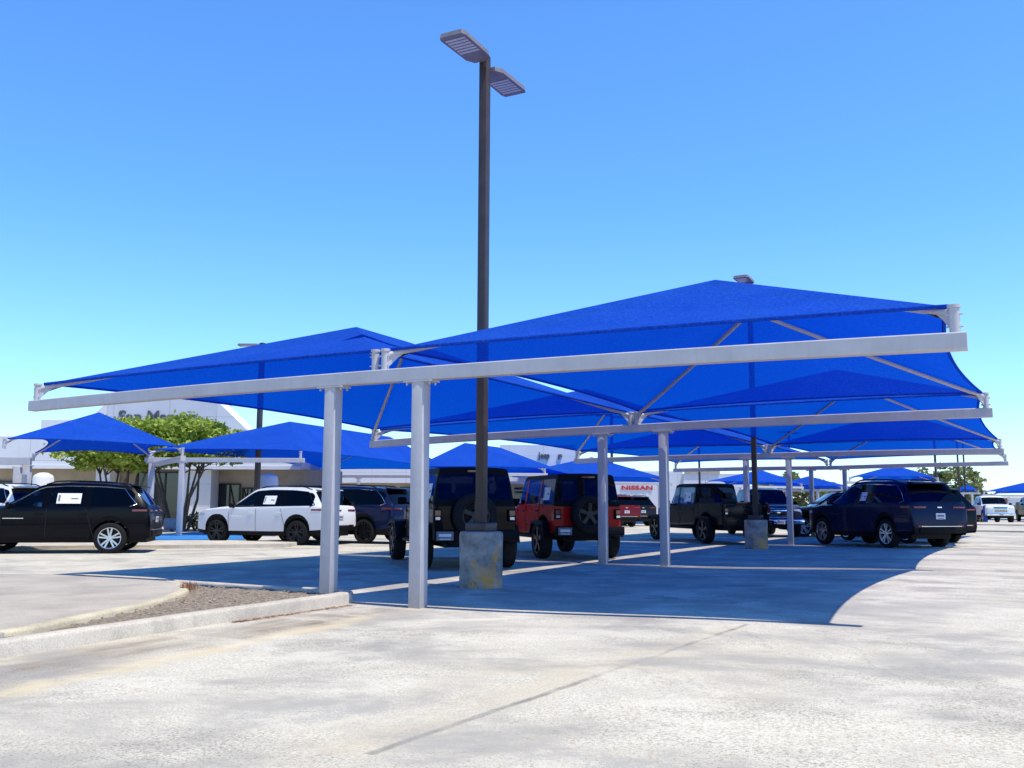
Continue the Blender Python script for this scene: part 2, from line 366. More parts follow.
# concrete pad with a rounded nose and a faded yellow edge
pts_px = [(0, 633), (60, 620), (120, 608), (165, 598), (186, 589), (180, 583), (160, 578.5), (130, 576.5), (100, 575), (60, 574.3), (0, 574)]
pp = [gp(x, y, ISL_Z+.02) for x, y in pts_px]
near = [(p.x, p.y) for p in pp]
far_left = [(near[-1][0]-8, near[-1][1]-2), (near[0][0]-9, near[0][1]-9), (near[0][0]+.5, near[0][1]-9)]
outl = near + far_left
bm = BM(); rounded(bm, [Vector((*p, 0)) for p in outl], -.1, ISL_Z+.02, .02)
tag(new_obj('pavement', bm, M['pad'], smooth=40), 'raised pale concrete pad with rounded nose', kind='structure')
import itertools
nose = [(pp[0].x+.4, pp[0].y-8)] + [(p.x, p.y) for p in pp[:10]]
def dens(path, k=5):
    out = []
    for (a, b) in zip(path, path[1:]):
        for i in range(k): out.append((a[0]+(b[0]-a[0])*i/k, a[1]+(b[1]-a[1])*i/k))
    return out+[path[-1]]
def chaikin(path, n=2):
    for _ in range(n):
        out = [path[0]]
        for a, b in zip(path, path[1:]): out += [(a[0]*.75+b[0]*.25, a[1]*.75+b[1]*.25), (a[0]*.25+b[0]*.75, a[1]*.25+b[1]*.75)]
        path = out+[path[-1]]
    return path
kerb_strip(chaikin(nose, 3), .15, -.1, ISL_Z+.026, 'kerb', M['yellow'])
# mulch bed filling the island
bm = BM(); random.seed(3)
xs = [-4.6+i*.12 for i in range(36)]; ys = [-9+i*.12 for i in range(80)]
gv = {}
for i, x in enumerate(xs):
    for j, y in enumerate(ys): gv[i, j] = bm.verts.new((x+random.uniform(-.03, .03), y+random.uniform(-.03, .03), ISL_Z-.035+random.uniform(-.012, .02)))
for i in range(len(xs)-1):
    for j in range(len(ys)-1):
        if ys[j] < .16 and xs[i] < kx+.1-.14 + max(0, -(ys[j]+3))*.05: bm.faces.new((gv[i, j], gv[i+1, j], gv[i+1, j+1], gv[i, j+1]))
for v in [v for v in bm.verts if not v.link_faces]: bm.verts.remove(v)
tag(new_obj('mulch', bm, M['mulch'], smooth=80), 'brown bark mulch filling the narrow island', kind='stuff')
# chips and gravel lying on it
bm = BM()
for _ in range(1300):
    y = random.uniform(-3.2, .10); x = random.uniform(-4.4, -.72)
    s = random.uniform(.005, .016)
    vs = box(bm, (0, 0, 0), (s*2.2, s, s*.5)); mt = Matrix.Rotation(random.uniform(0, 6), 3, 'Z') @ Matrix.Rotation(random.uniform(-.6, .6), 3, 'X')
    bmesh.ops.rotate(bm, cent=(0, 0, 0), matrix=mt, verts=vs); bmesh.ops.translate(bm, vec=(x, y, ISL_Z-.02+random.uniform(0, .012)), verts=vs)
tag(new_obj('bark_chips', bm, M['chip']), 'loose chips and pebbles strewn over the mulch', kind='stuff')
# tuft of dry weed at the nose of the pad, and reddish litter along the kerb foot
def tuft(loc, h, n, name, label):
    bm = BM()
    for _ in range(n):
        a = random.uniform(0, 2*pi); l = h*random.uniform(.5, 1); lean = random.uniform(.05, .5)*l; p = Vector(loc)+Vector((random.uniform(-.09, .09), random.uniform(-.09, .09), 0))
        q = p+Vector((cos(a)*lean, sin(a)*lean, l)); w = Vector((-sin(a), cos(a), 0))*.004
        m_ = (p+q)/2+Vector((0, 0, l*.08)); f = [bm.verts.new(t) for t in (p-w, p+w, m_+w, q, m_-w)]; bm.faces.new(f)
    o = new_obj(name, bm, M['dry'], recalc=False); return tag(o, label, 'weed')
tuft(gp(190, 590, ISL_Z), .13, 90, 'dry_weed', 'small rust-brown dry weed growing at the rounded nose of the pad')
bm = BM()
for _ in range(420):
    t = random.random(); y = -2.1+t*2.0; x = kx+.19+abs(random.gauss(0, .05)); a = random.uniform(0, pi); l = random.uniform(.01, .035)
    d = Vector((cos(a), sin(a), 0))*l; w = Vector((-sin(a), cos(a), 0))*.005; p = Vector((x, y, ground_z(x, y)+.006+random.uniform(0, .008)))
    quad(bm, p-d-w, p+d-w, p+d+w, p-d+w)
tag(new_obj('litter', bm, M['dry'], recalc=False), 'reddish dry litter blown along the foot of the kerb', kind='stuff')


# ------------------------------------------------------------------ shade structures
def edge_pts(A, B, inward, bow, rise, n):
    out = []
    for i in range(n+1):
        s = i/n; k = 4*s*(1-s); out.append(A.lerp(B, s)+inward*(bow*k)+Vector((0, 0, rise*k)))
    return out
def panel(bm, E0, top, nt=14, sag=.05):
    n = len(E0)-1; rows = []
    for j in range(nt+1):
        t = j/nt; row = []
        for i in range(n+1):
            p = E0[i].lerp(top[i], t); p = p+Vector((0, 0, -sag*sin(pi*i/n)*sin(pi*t)+(.010*sin(i*1.7+t*9)+.008*sin(i*.63-t*17+n)+random.uniform(-.004, .004))*sin(pi*min(1, t*1.15))*(1-t)*sin(pi*i/n))); row.append(bm.verts.new(p))
        rows.append(row)
    for a, b in zip(rows, rows[1:]):
        for i in range(n): bm.faces.new((a[i], a[i+1], b[i+1], b[i]))
    return [[row[k].co.copy() for row in rows[:-1]] for k in (n//3, n-n//3)]
def canopy(root, c, R1, R2_, bows, trim=.10, n=30, upright=.25, detail=True, axis_in=None):
    """c: near-left, near-right, far-right, far-left upright tops; ridge from R1 to R2_. bows: near, right, far, left"""
    A, B, C_, D = c
    mid = (A+B+C_+D)/4
    a2, b2 = A.lerp(R1, trim), B.lerp(R1, trim); c2, d2 = C_.lerp(R2_, trim), D.lerp(R2_, trim)
    bm = BM()
    specs = [(a2, b2, [R1]*(n+1), bows[0]), (b2, c2, [R1.lerp(R2_, i/n) for i in range(n+1)], bows[1]),
             (c2, d2, [R2_]*(n+1), bows[2]), (d2, a2, [R2_.lerp(R1, i/n) for i in range(n+1)], bows[3])]
    hems = []; seams = []
    for P, Q, top, bow in specs:
        m_ = (P+Q)/2; inn = Vector((mid.x-m_.x, mid.y-m_.y, 0)); d = (Q-P); d.z = 0; d.normalize(); inn -= d*inn.dot(d); inn.normalize()
        E = edge_pts(P, Q, inn, bow, .30*bow, n); hems.append(E); seams += panel(bm, E, top)
    bmesh.ops.remove_doubles(bm, verts=bm.verts, dist=.002)
    cl = new_obj('canopy', bm, M['cloth'], root, smooth=18)
    if detail:
        bm = BM()
        for E in hems: tube(bm, E, .022, 6)
        sub_obj('hem', bm, M['cloth'], cl, root, smooth=60)
    if R1 is not R2_:
        bm = BM(); tube(bm, [R1-Vector((0, 0, .06)), R2_-Vector((0, 0, .06))], .04, 8); new_obj('ridge_pipe', bm, M['steel'], root, smooth=50)
    for P, Q in ((A, R1), (B, R1), (C_, R2_), (D, R2_)):
        Pb = P-Vector((0, 0, .06)); Qb = Q-Vector((0, 0, .07)); bm = BM()
        tube(bm, [Pb, Pb.lerp(Qb, .5)-Vector((0, 0, .02)), Qb], .038, 8)
        if detail:     # gusset plate under the rafter's foot
            d = (Qb-Pb); L = .62; k = d/d.length*L; side = d.cross(Vector((0, 0, 1))).normalized()*.012
            foot = Pb+Vector((0, 0, -upright*.78))
            outline = [Pb, Pb+k] + [foot.lerp(Pb+k, t)+Vector((0, 0, .10*sin(pi*t))) for t in (.75, .5, .25)] + [foot]
            f = [[bm.verts.new(p+side*sg) for p in outline] for sg in (-1, 1)]; nn = len(outline)
            bm.faces.new(f[0]); bm.faces.new(f[1][::-1])
            for i in range(nn): bm.faces.new((f[0][i], f[0][(i+1) % nn], f[1][(i+1) % nn], f[1][i]))
        new_obj('rafter', bm, M['steel'], root, smooth=50)
        bm = BM(); tube(bm, [P-Vector((0, 0, upright+.01)), P+Vector((0, 0, .0))], .05, 10)
        if detail:
            tube(bm, [P-Vector((0, 0, .01)), P+Vector((0, 0, .02))], .062, 10)
            for zz in (.07, .19): tube(bm, [P+Vector((-.075, -.01, -zz)), P+Vector((.075, -.01, -zz))], .011, 6)
        new_obj('upright', bm, M['steel'], root, smooth=50)
    return cl
def beam(root, P, Q, w, h, sag=0.0, n=14, zfun=None):
    """P, Q underside ends; box section w across, h tall"""
    bm = BM(); P, Q = Vector(P), Vector(Q); d = (Q-P); d.z = 0; d.normalize(); a = Vector((-d.y, d.x, 0)); rows = []
    for i in range(n+1):
        s = i/n; p = P.lerp(Q, s)
        if zfun: p.z = zfun(p)
        r_ = .012
        sec = [(-w/2+r_, 0), (w/2-r_, 0), (w/2, r_), (w/2, h-r_), (w/2-r_, h), (-w/2+r_, h), (-w/2, h-r_), (-w/2, r_)]
        rows.append([bm.verts.new(p+a*x+Vector((0, 0, z))) for x, z in sec])
    for x, y in zip(rows, rows[1:]):
        for k in range(8): bm.faces.new((x[k], x[(k+1) % 8], y[(k+1) % 8], y[k]))
    bm.faces.new(rows[0]); bm.faces.new(rows[-1][::-1])
    return new_obj('beam', bm, M['steel'], root, smooth=30)
def post(root, x, y, z0, z1, s=.17, rot=0.0, plate=True):
    bm = BM(); box(bm, (x, y, (z0+z1)/2), (s, s, z1-z0), rz(rot), .012)
    p = new_obj('post', bm, M['steel'], root, smooth=40)
    if plate:
        bm = BM(); d = rz(rot) @ Vector((1, 0, 0)); e = rz(rot) @ Vector((0, 1, 0)); c = Vector((x, y, z1-.012))
        box(bm, c, (.40, .20, .022), rz(rot))
        for sx in (-.165, .165):
            for sy in (-.065, .065): tube(bm, [c+d*sx+e*sy-Vector((0, 0, .045)), c+d*sx+e*sy+Vector((0, 0, .03))], .014, 6)
        sub_obj('cap_plate', bm, M['steel'], p, root)
        if z0 < .08:
            bm = BM(); c = Vector((x, y, z0+.004)); box(bm, c, (s+.10, s+.10, .02), rz(rot)); sub_obj('foot_plate', bm, M['steel'], p, root)
    return p

UL, UR, PL, PR = -6.8086, 6.7349, -.7332, .6268
VB = [0, 9.0578, 21.1003, 32.0147]; TL = [0, .0153, .0028, .0066]; ZO = [0, .0171, .0342, .0948]; HB = 2.75; SAG = .0648; BH = .167; UH = .25
def bz(i, u): return HB - SAG*(u/UR)**2 + TL[i]*u + ZO[i]*min(1, abs(u)/UR)
shade = thing('shade_structure', 'large blue shade structure with six peaked canopies on pale steel T-frames over the car rows', 'shade structure', (0, 0, 0))
BW = .155
for i, v in enumerate(VB):
    beam(shade, (UL, v+BW/2, 0), (UR, v+BW/2, 0), BW, BH, n=24, zfun=lambda p, i=i: bz(i, p.x))
    for u in (PL, PR):
        z0 = ISL_Z if (i == 0 and u < 0) else ground_z(u, v); post(shade, u, v+BW/2, z0-.02 if i else z0-.02, bz(i, u)-.001)
for i in range(3):
    for side in (-1, 1):
        uo, ui = (UL+.10, -.075) if side < 0 else (UR-.10, .075)
        va, vb = VB[i]+BW/2+(.05 if i else 0), VB[i+1]+BW/2-(.05 if i < 2 else 0)
        zt = lambda k, u: bz(k, u)+BH+UH
        x0, x1 = (uo, ui) if side < 0 else (ui, uo)
        c = [Vector((x0, va, zt(i, x0))), Vector((x1, va, zt(i, x1))), Vector((x1, vb, zt(i+1, x1))), Vector((x0, vb, zt(i+1, x0)))]
        Lb = vb-va; r1 = va+Lb*.385; r2_ = va+Lb*.615
        if side < 0: r1 = va+Lb*.435
        um = (UL if side < 0 else UR)/2; zr = 4.47 if side > 0 else 4.43
        b_out, b_in = .22, .16
        bows = (.16, b_out if side > 0 else b_in, .16, b_in if side > 0 else b_out)
        canopy(shade, c, Vector((um, r1, zr)), Vector((um, r2_, zr-.02)), bows, trim=.018, upright=UH)

def side_canopy(name, label, c_px, zt, zr, frac, beams, posts, root_at, bows=(.2, .5, .2, .5), r1f=.4, r2f=.6, group=None, ridge=None):
    """c_px: four (pixel bearing, distance) corners near-left, near-right, far-right, far-left"""
    cs = [wp(px, D, zt) for px, D in c_px]
    rt = thing('shade_structure', label, 'shade structure', wp(*root_at, 0), 0, group)
    m0, m1 = (cs[0]+cs[1])/2, (cs[2]+cs[3])/2; R1 = m0.lerp(m1, r1f); R2_ = m0.lerp(m1, r2f); R1.z = zr; R2_.z = zr-.01
    if ridge: R1, R2_ = wp(*ridge[0], zr), wp(*ridge[1], zr-.01)
    canopy(rt, cs, R1, R2_, bows, trim=.03, n=14, detail=True, upright=UH)
    for a, b in beams:
        P, Q = cs[a].copy(), cs[b].copy(); d = (Q-P); d.z = 0; d.normalize(); P -= d*.15; Q += d*.15; P.z = Q.z = zt-UH-BH
        beam(rt, P, Q, BW, BH, n=6)
    for a, b, t in posts:
        p = cs[a].lerp(cs[b], t); d = cs[b]-cs[a]; post(rt, p.x, p.y, -.02, zt-UH-BH-.001, .19, atan2(d.y, d.x), True)
    return rt
SG = 'smaller blue shade structures'
rt = side_canopy('A', 'blue peaked canopy at far left sheltering the row in front of the leafy tree', [(5, 27.0), (183, 31.0), (153, 36.4), (34, 35)], 3.02, 4.32, .5, [(1, 2)], [], (90, 30), (.25, .5, .4, .7), .50, .52, SG)
P, Q = wp(-90, 35, 2.62), wp(31, 35, 2.62); beam(rt, P, Q, BW, .28, n=6)
for px, D in ((23.5, 35), (14, 36.5)): p = wp(px, D); post(rt, p.x, p.y, -.02, 2.619, .24, .5, True)
side_canopy('B', 'broad blue peaked canopy behind the white car, its pale beam running left past the tree', [(150, 36), (301, 36), (455, 56), (318, 56)], 3.2, 4.85, .5, [(0, 1), (3, 2)], [(0, 1, .22), (0, 1, .02), (3, 2, .3), (3, 2, .7)], (225, 40), (.2, .4, .2, .4), .62, .68, SG, ((290, 42), (390, 51)))
side_canopy('C', 'blue peaked canopy seen beyond the black off-road car between the front posts', [(414, 51), (545, 52), (575, 64), (480, 63)], 3.2, 4.75, .5, [(0, 1)], [(0, 1, .3), (0, 1, .72)], (440, 55), (.2, .4, .2, .4), .42, .58, SG, ((465, 54.5), (500, 58.5)))
side_canopy('D', 'blue peaked canopy above the red off-road car, right corner near the pale showroom wall', [(500, 62), (668, 63), (672, 76), (530, 75)], 3.0, 4.65, .5, [(0, 1)], [(0, 1, .3), (0, 1, .95)], (570, 68), (.2, .4, .2, .4), .40, .6, SG)
side_canopy('E', 'small blue peaked canopy far off directly above the grey pickup', [(706, 74), (802, 80), (812, 90), (725, 86)], 3.1, 4.3, .5, [(0, 1)], [(0, 1, .35), (0, 1, .7)], (757, 80), (.2, .4, .2, .4), .4, .6, SG)
side_canopy('F', 'distant blue canopy between the two bare poles left of the dark blue car', [(765, 92), (842, 86), (862, 100), (780, 104)], 3.0, 4.15, .5, [(0, 1)], [(0, 1, .3), (0, 1, .7)], (810, 92), (.2, .4, .2, .4), .35, .6, SG)
side_canopy('G', 'bright blue canopy right above the roof of the dark blue car', [(850, 60), (938, 60), (938, 70), (860, 70)], 3.05, 3.95, .5, [(0, 1)], [(0, 1, .3), (0, 1, .6)], (895, 64), (.2, .4, .2, .4), .3, .7, SG)
side_canopy('H', 'blue canopy cut off by the right edge behind the white pickup', [(984, 84), (1075, 84), (1075, 96), (994, 96)], 2.55, 3.55, .5, [(0, 1)], [(0, 1, .6), (0, 1, .9)], (1030, 90), (.2, .4, .2, .4), .2, .8, SG)
side_canopy('I', 'sliver of blue canopy low behind the rear of the second dark car', [(956, 96), (979, 96), (979, 104), (958, 104)], 2.9, 3.55, .5, [(0, 1)], [(0, 1, .3), (0, 1, .7)], (973, 100), (.1, .2, .1, .2), .4, .6, SG)

# ------------------------------------------------------------------ light poles
def light_pole(x, y, top, label, heads=(-1, 1), hdir=(0, 1), base=True, s=.14, group=None, bh=.83):
    z = ground_z(x, y); rt = thing('light_pole', label, 'light pole', (x, y, z), 0, group); o = Vector((x, y, z))
    z0 = bh if base else 0
    bm = BM(); box(bm, o+Vector((0, 0, (z0+top)/2)), (s, s, top-z0), None, .012); new_obj('pole', bm, M['bronze'], rt, smooth=40)
    if base:
        bm = BM(); lathe(bm, [(.001, bh), (.30, bh), (.325, bh-.02), (.33, bh-.06), (.325, .3), (.33, -.05)], 40, 'Z', Matrix.Translation(o))
        new_obj('footing', bm, M['base'], rt, smooth=40)
        bm = BM(); box(bm, o+Vector((0, 0, bh+.065)), (.36, .36, .13), None, .015); box(bm, o+Vector((.1, -.17, bh+.05)), (.05, .03, .05), None, .01)
        new_obj('base_cover', bm, M['bronze'], rt, smooth=40)
    h = Vector((hdir[0], hdir[1], 0)).normalized(); sd = Vector((-h.y, h.x, 0))
    for k in heads:
        d = h*k; zc = top-.10-(.10 if k > 0 else 0); bm = BM()
        def P(a, b_, c): return o+d*a+sd*b_+Vector((0, 0, zc+c))
        outl = [(.10, .13), (.24, .21), (.98, .225), (1.06, .19), (1.06, -.19), (.98, -.225), (.24, -.21), (.10, -.13)]
        lo = [bm.verts.new(P(a, b_, -.035)) for a, b_ in outl]; hi = [bm.verts.new(P(a*.98+.005, b_*.96, .04)) for a, b_ in outl]
        for i in range(8): bm.faces.new((lo[i], lo[(i+1) % 8], hi[(i+1) % 8], hi[i]))
        bm.faces.new(lo[::-1]); bm.faces.new(hi); bar(bm, P(.05, 0, 0), P(.2, 0, 0), .07, .06)
        hd = new_obj('lamp_head', bm, M['lampgrey'], rt, smooth=30)
        bm = BM()
        for i in range(6): 
            a = .46+i*.085; v = [P(a, -.175, -.039), P(a+.058, -.175, -.039), P(a+.058, .175, -.039), P(a, .175, -.039)]; quad(bm, *v)
        sub_obj('lens', bm, M['lens'], hd, rt)
    return rt
light_pole(-.15, 2.95, 8.42, 'tall bronze light pole with twin lamp heads on a paint-stained concrete drum in the foreground', group='bronze light poles')
light_pole(.27, 18.2, 7.92, 'bronze light pole on a stained concrete drum beside the dark grey pickup', group='bronze light poles')
p = wp(256, 41); light_pole(p.x, p.y, 8.30, 'bronze light pole rising behind the white car and the leafy tree', heads=(-1, 1), hdir=(.9, .45), base=False, s=.19, group='bronze light poles')
for px, D, h, lb in ((613, 66, 7.6, 'thin light pole just left of the second row right post, far back'), (664, 84, 8.0, 'thin light pole standing before the pale showroom wall'), (792, 88, 8.2, 'thin light pole above the distant canopies left of the dark blue car'),
                     (939, 70, 7.0, 'leftmost of three thin poles rising behind the roof of the dark blue car'), (961.5, 92, 8.0, 'middle one of three thin poles rising behind the dark blue car'), (967.5, 96, 8.0, 'rightmost of three thin poles rising behind the dark blue car'), (701, 82, 7.6, 'thin light pole just right of the front left second-row post')):
    p = wp(px, D); light_pole(p.x, p.y, h, lb, heads=(-1, 1), hdir=(.9, .45), base=False, s=.16, group='bronze light poles')

# ------------------------------------------------------------------ vehicles
def interp(keys, x):
    if x <= keys[0][0]: return keys[0][1:]
    for a, b in zip(keys, keys[1:]):
        if x <= b[0]:
            t = (x-a[0])/(b[0]-a[0]) if b[0] > a[0] else 0
            return tuple(p+(q-p)*t for p, q in zip(a[1:], b[1:]))
    return keys[-1][1:]
class Loft:
    """body shell: stations along x, rows from sill to roof centre; faces are dealt out to parts"""
    def __init__(s, keys, arches, clad=.09, bulge=.03, low=.0, wm=.09, crown=.03, flat_rear=False):
        s.keys, s.arches, s.clad, s.bulge, s.low, s.wm, s.crown = keys, arches, clad, bulge, low, wm, crown
        xs = set(round(k[0], 4) for k in keys); x = keys[0][0]
        while x < keys[-1][0]: xs.add(round(x, 4)); x += .14
        for xc, zc, r in arches:
            for i in range(0, 15): xs.add(round(xc-r*cos(pi*i/14), 4))
            xs.add(round(xc-r-.004, 4)); xs.add(round(xc+r+.004, 4))
        s.xs = sorted(xs)
    def extra(s, *xx): s.xs = sorted(set(s.xs) | set(round(x, 4) for x in xx)); return s
    def zbot(s, x, sill):
        for xc, zc, r in s.arches:
            if abs(x-xc) <= r+1e-5: return max(sill, zc+sqrt(max(0, r*r-(x-xc)**2)))
        return sill
    def side_y(s, x, z):
        sill, belt, top, wb, wt = interp(s.keys, x)
        if z <= belt:
            t = max(0, min(1, (z-.3)/max(.05, belt-.3))); return wb-s.low*(1-t)+s.bulge*4*t*(1-t)*min(1, wb/.8)
        t = (z-belt)/max(.02, top-belt); return wb+(wt-wb)*min(1, t)
    def ring(s, x):
        sill, belt, top, wb, wt = interp(s.keys, x); zb = min(s.zbot(x, sill), belt-.10) if belt-sill > .25 else min(s.zbot(x, sill), belt-.05)
        h = top-belt; c1 = zb+min(s.clad, (belt-zb)*.4); zs = [zb, c1] + [c1+(belt-c1)*f for f in (.3, .6, .88)] + [belt]
        z6 = belt+min(.03, .3*h); z7 = max(z6+.004, top-min(s.wm, .4*h)); zs += [z6, z7]
        pts = [(s.side_y(x, z)-(.03 if i == 0 else 0), z) for i, z in enumerate(zs)]
        cr = s.crown*min(1, wt/.5); pts += [(wt-.01, top), (wt*.62, top+cr*.7), (0, top+cr)]
        return pts
    def build(s, who):
        """who(xmid, row, side) -> part name, or None; returns {name: bmesh}"""
        rings = []
        for x in s.xs:
            half = s.ring(x); L = [Vector((x, y, z)) for y, z in half]; Rr = [Vector((x, -y, z)) for y, z in half[:-1]]
            rings.append(L+Rr[::-1])
        n = len(rings[0]); hn = 10; out = {}
        def add(name, ps):
            if name is None: return
            bm, cache = out.setdefault(name, (BM(), {})); vs = []
            for p in ps:
                k = (round(p.x, 4), round(p.y, 4), round(p.z, 4))
                if k not in cache: cache[k] = bm.verts.new(p)
                if cache[k] not in vs: vs.append(cache[k])
            if len(vs) > 2:
                try: bm.faces.new(vs)
                except ValueError: pass
        for a, b, xa, xb in zip(rings, rings[1:], s.xs, s.xs[1:]):
            for k in range(n-1):
                row = k if k < hn else 2*hn-1-k; add(who((xa+xb)/2, row, 1 if k < hn else -1), (a[k], b[k], b[k+1], a[k+1]))
        for ring, xe in ((rings[0], s.xs[0]-.001), (rings[-1], s.xs[-1]+.001)):
            for k in range(hn): add(who(xe, k, 0), (ring[k], ring[k+1], ring[n-2-k], ring[n-1-k]))
        return {k: v[0] for k, v in out.items()}

def add_wheel(root, x, y, r, w, rim_mat, side, spokes=5, twin=True, name='wheel'):
    Y = y; rr = r*.70; T = Matrix.Translation((x, Y, r)); bm = BM(); o = side
    lathe(bm, [(rr, o*w*.42), (rr+.02, o*w*.5), (r*.90, o*w*.5), (r*.97, o*w*.42), (r, o*w*.30), (r, -o*w*.30), (r*.96, -o*w*.45), (rr, -o*w*.5), (rr, o*w*.42)], 30, 'Y', T)
    wh = new_obj('wheel', bm, M['rubber'], root, True, 40)
    bm = BM(); lathe(bm, [(rr, o*w*.46), (rr*.94, o*w*.44), (rr*.90, o*w*.30), (rr*.88, -o*w*.3)], 30, 'Y', T)
    for i in range(spokes):
        for dd in ((-.20, .20) if twin else (0,)):
            a = 2*pi*i/spokes+.3; a2 = a+dd
            p0 = Vector((x+.06*cos(a+dd*1.2), Y+o*w*.40, r+.06*sin(a+dd*1.2))); p1 = Vector((x+rr*.93*cos(a2), Y+o*w*.43, r+rr*.93*sin(a2)))
            d = (p1-p0).normalized(); sd = d.cross(Vector((0, 1, 0)))*(.019 if twin else .04); dp = Vector((0, -o*.035, 0))
            q = [p0-sd, p0+sd, p1+sd*1.1, p1-sd*1.1]; f = [bm.verts.new(t) for t in q]; g = [bm.verts.new(t+dp) for t in q]
            bm.faces.new(f)
            for k in range(4): bm.faces.new((f[k], f[(k+1) % 4], g[(k+1) % 4], g[k]))
    lathe(bm, [(.001, o*w*.46), (.065, o*w*.45), (.075, o*w*.36), (.075, o*w*.2)], 14, 'Y', T)
    sub_obj('rim', bm, rim_mat, wh, root, True, 40)
    bm = BM(); lathe(bm, [(.001, o*w*.14), (rr*.86, o*w*.14), (rr*.86, -o*w*.1)], 20, 'Y', T); sub_obj('brake_disc', bm, M['dark'], wh, root, True, 40)
    return wh
def patch(lo, x0, x1, z0, z1, side, off, n=5, m=3, skew=0.0):
    """panel lying on the body side"""
    bm = BM(); g = []
    for j in range(m+1):
        z = z0+(z1-z0)*j/m; row = []
        for i in range(n+1):
            x = x0+(x1-x0)*i/n+skew*(j/m); row.append(bm.verts.new((x, side*(lo.side_y(x, z)+off), z)))
        g.append(row)
    for a, b in zip(g, g[1:]):
        for i in range(n): bm.faces.new((a[i], a[i+1], b[i+1], b[i]))
    return bm
def mirrors(root, lo, x, z, mat):
    for sd in (-1, 1):
        y = lo.side_y(x, z); bm = BM(); box(bm, (x+.02, sd*(y+.13), z+.06), (.11, .20, .15), None, .04); bar(bm, (x+.03, sd*(y-.02), z), (x+.03, sd*(y+.10), z+.03), .06, .04)
        new_obj('mirror', bm, mat, root, True, 40)
def seats(root, rows, z=.62, w=.5, ys=(-.38, .38), hz=1.02):
    for x in rows:
        for y in ys:
            bm = BM(); box(bm, (x, y, z+.10), (.50, w, .16), None, .05); box(bm, (x-.27, y, z+.42), (.15, w, .62), Matrix.Rotation(-.2, 3, 'Y'), .05); box(bm, (x-.36, y, z+.82), (.09, .25, .17), None, .035)
            new_obj('seat', bm, M['seat'], root, True, 40)
def plate(root, x, y, z, facing, dark=False):
    bm = BM(); box(bm, (x, y, z), (.015, .31, .155)); p = new_obj('licence_plate', bm, M['ink'] if dark else M['plate'], root, True)
    bm = BM(); box(bm, (x+facing*.009, y, z+.012), (.004, .23, .05)); box(bm, (x+facing*.009, y, z-.055), (.004, .20, .018)); sub_obj('plate_print', bm, M['plate'] if dark else M['ink'], p, root, True)
def sticker(root, lo, x0, x1, z0, z1, side, dark=False):
    bm = patch(lo, x0, x1, z0, z1, side, .006, 3, 2); st = new_obj('window_sticker', bm, M['paper'], root, True)
    w = x1-x0; h = z1-z0
    bm = patch(lo, x0+w*.12, x0+w*.42, z0+h*.42, z0+h*.55, side, .009, 2, 1)
    o = sub_obj('sticker_print', bm, M['ink'], st, root, True)
    bm = patch(lo, x1-w*.14, x1-w*.05, z0+h*.2, z0+h*.85, side, .009, 2, 1); sub_obj('sticker_print', bm, M['ink'], st, root, True)

def parts_from(root, lo, who, mats, names):
    d = lo.build(who)
    for k, bm in d.items():
        nm = names.get(k, k.split('#')[0]); new_obj(nm, bm, mats[k.split('#')[0]], root, True, 32)

def place_by_wheel(contact, wx, wy, az):
    f = Vector((sin(az), cos(az), 0)); l = Vector((-cos(az), sin(az), 0)); return contact - f*wx - l*wy

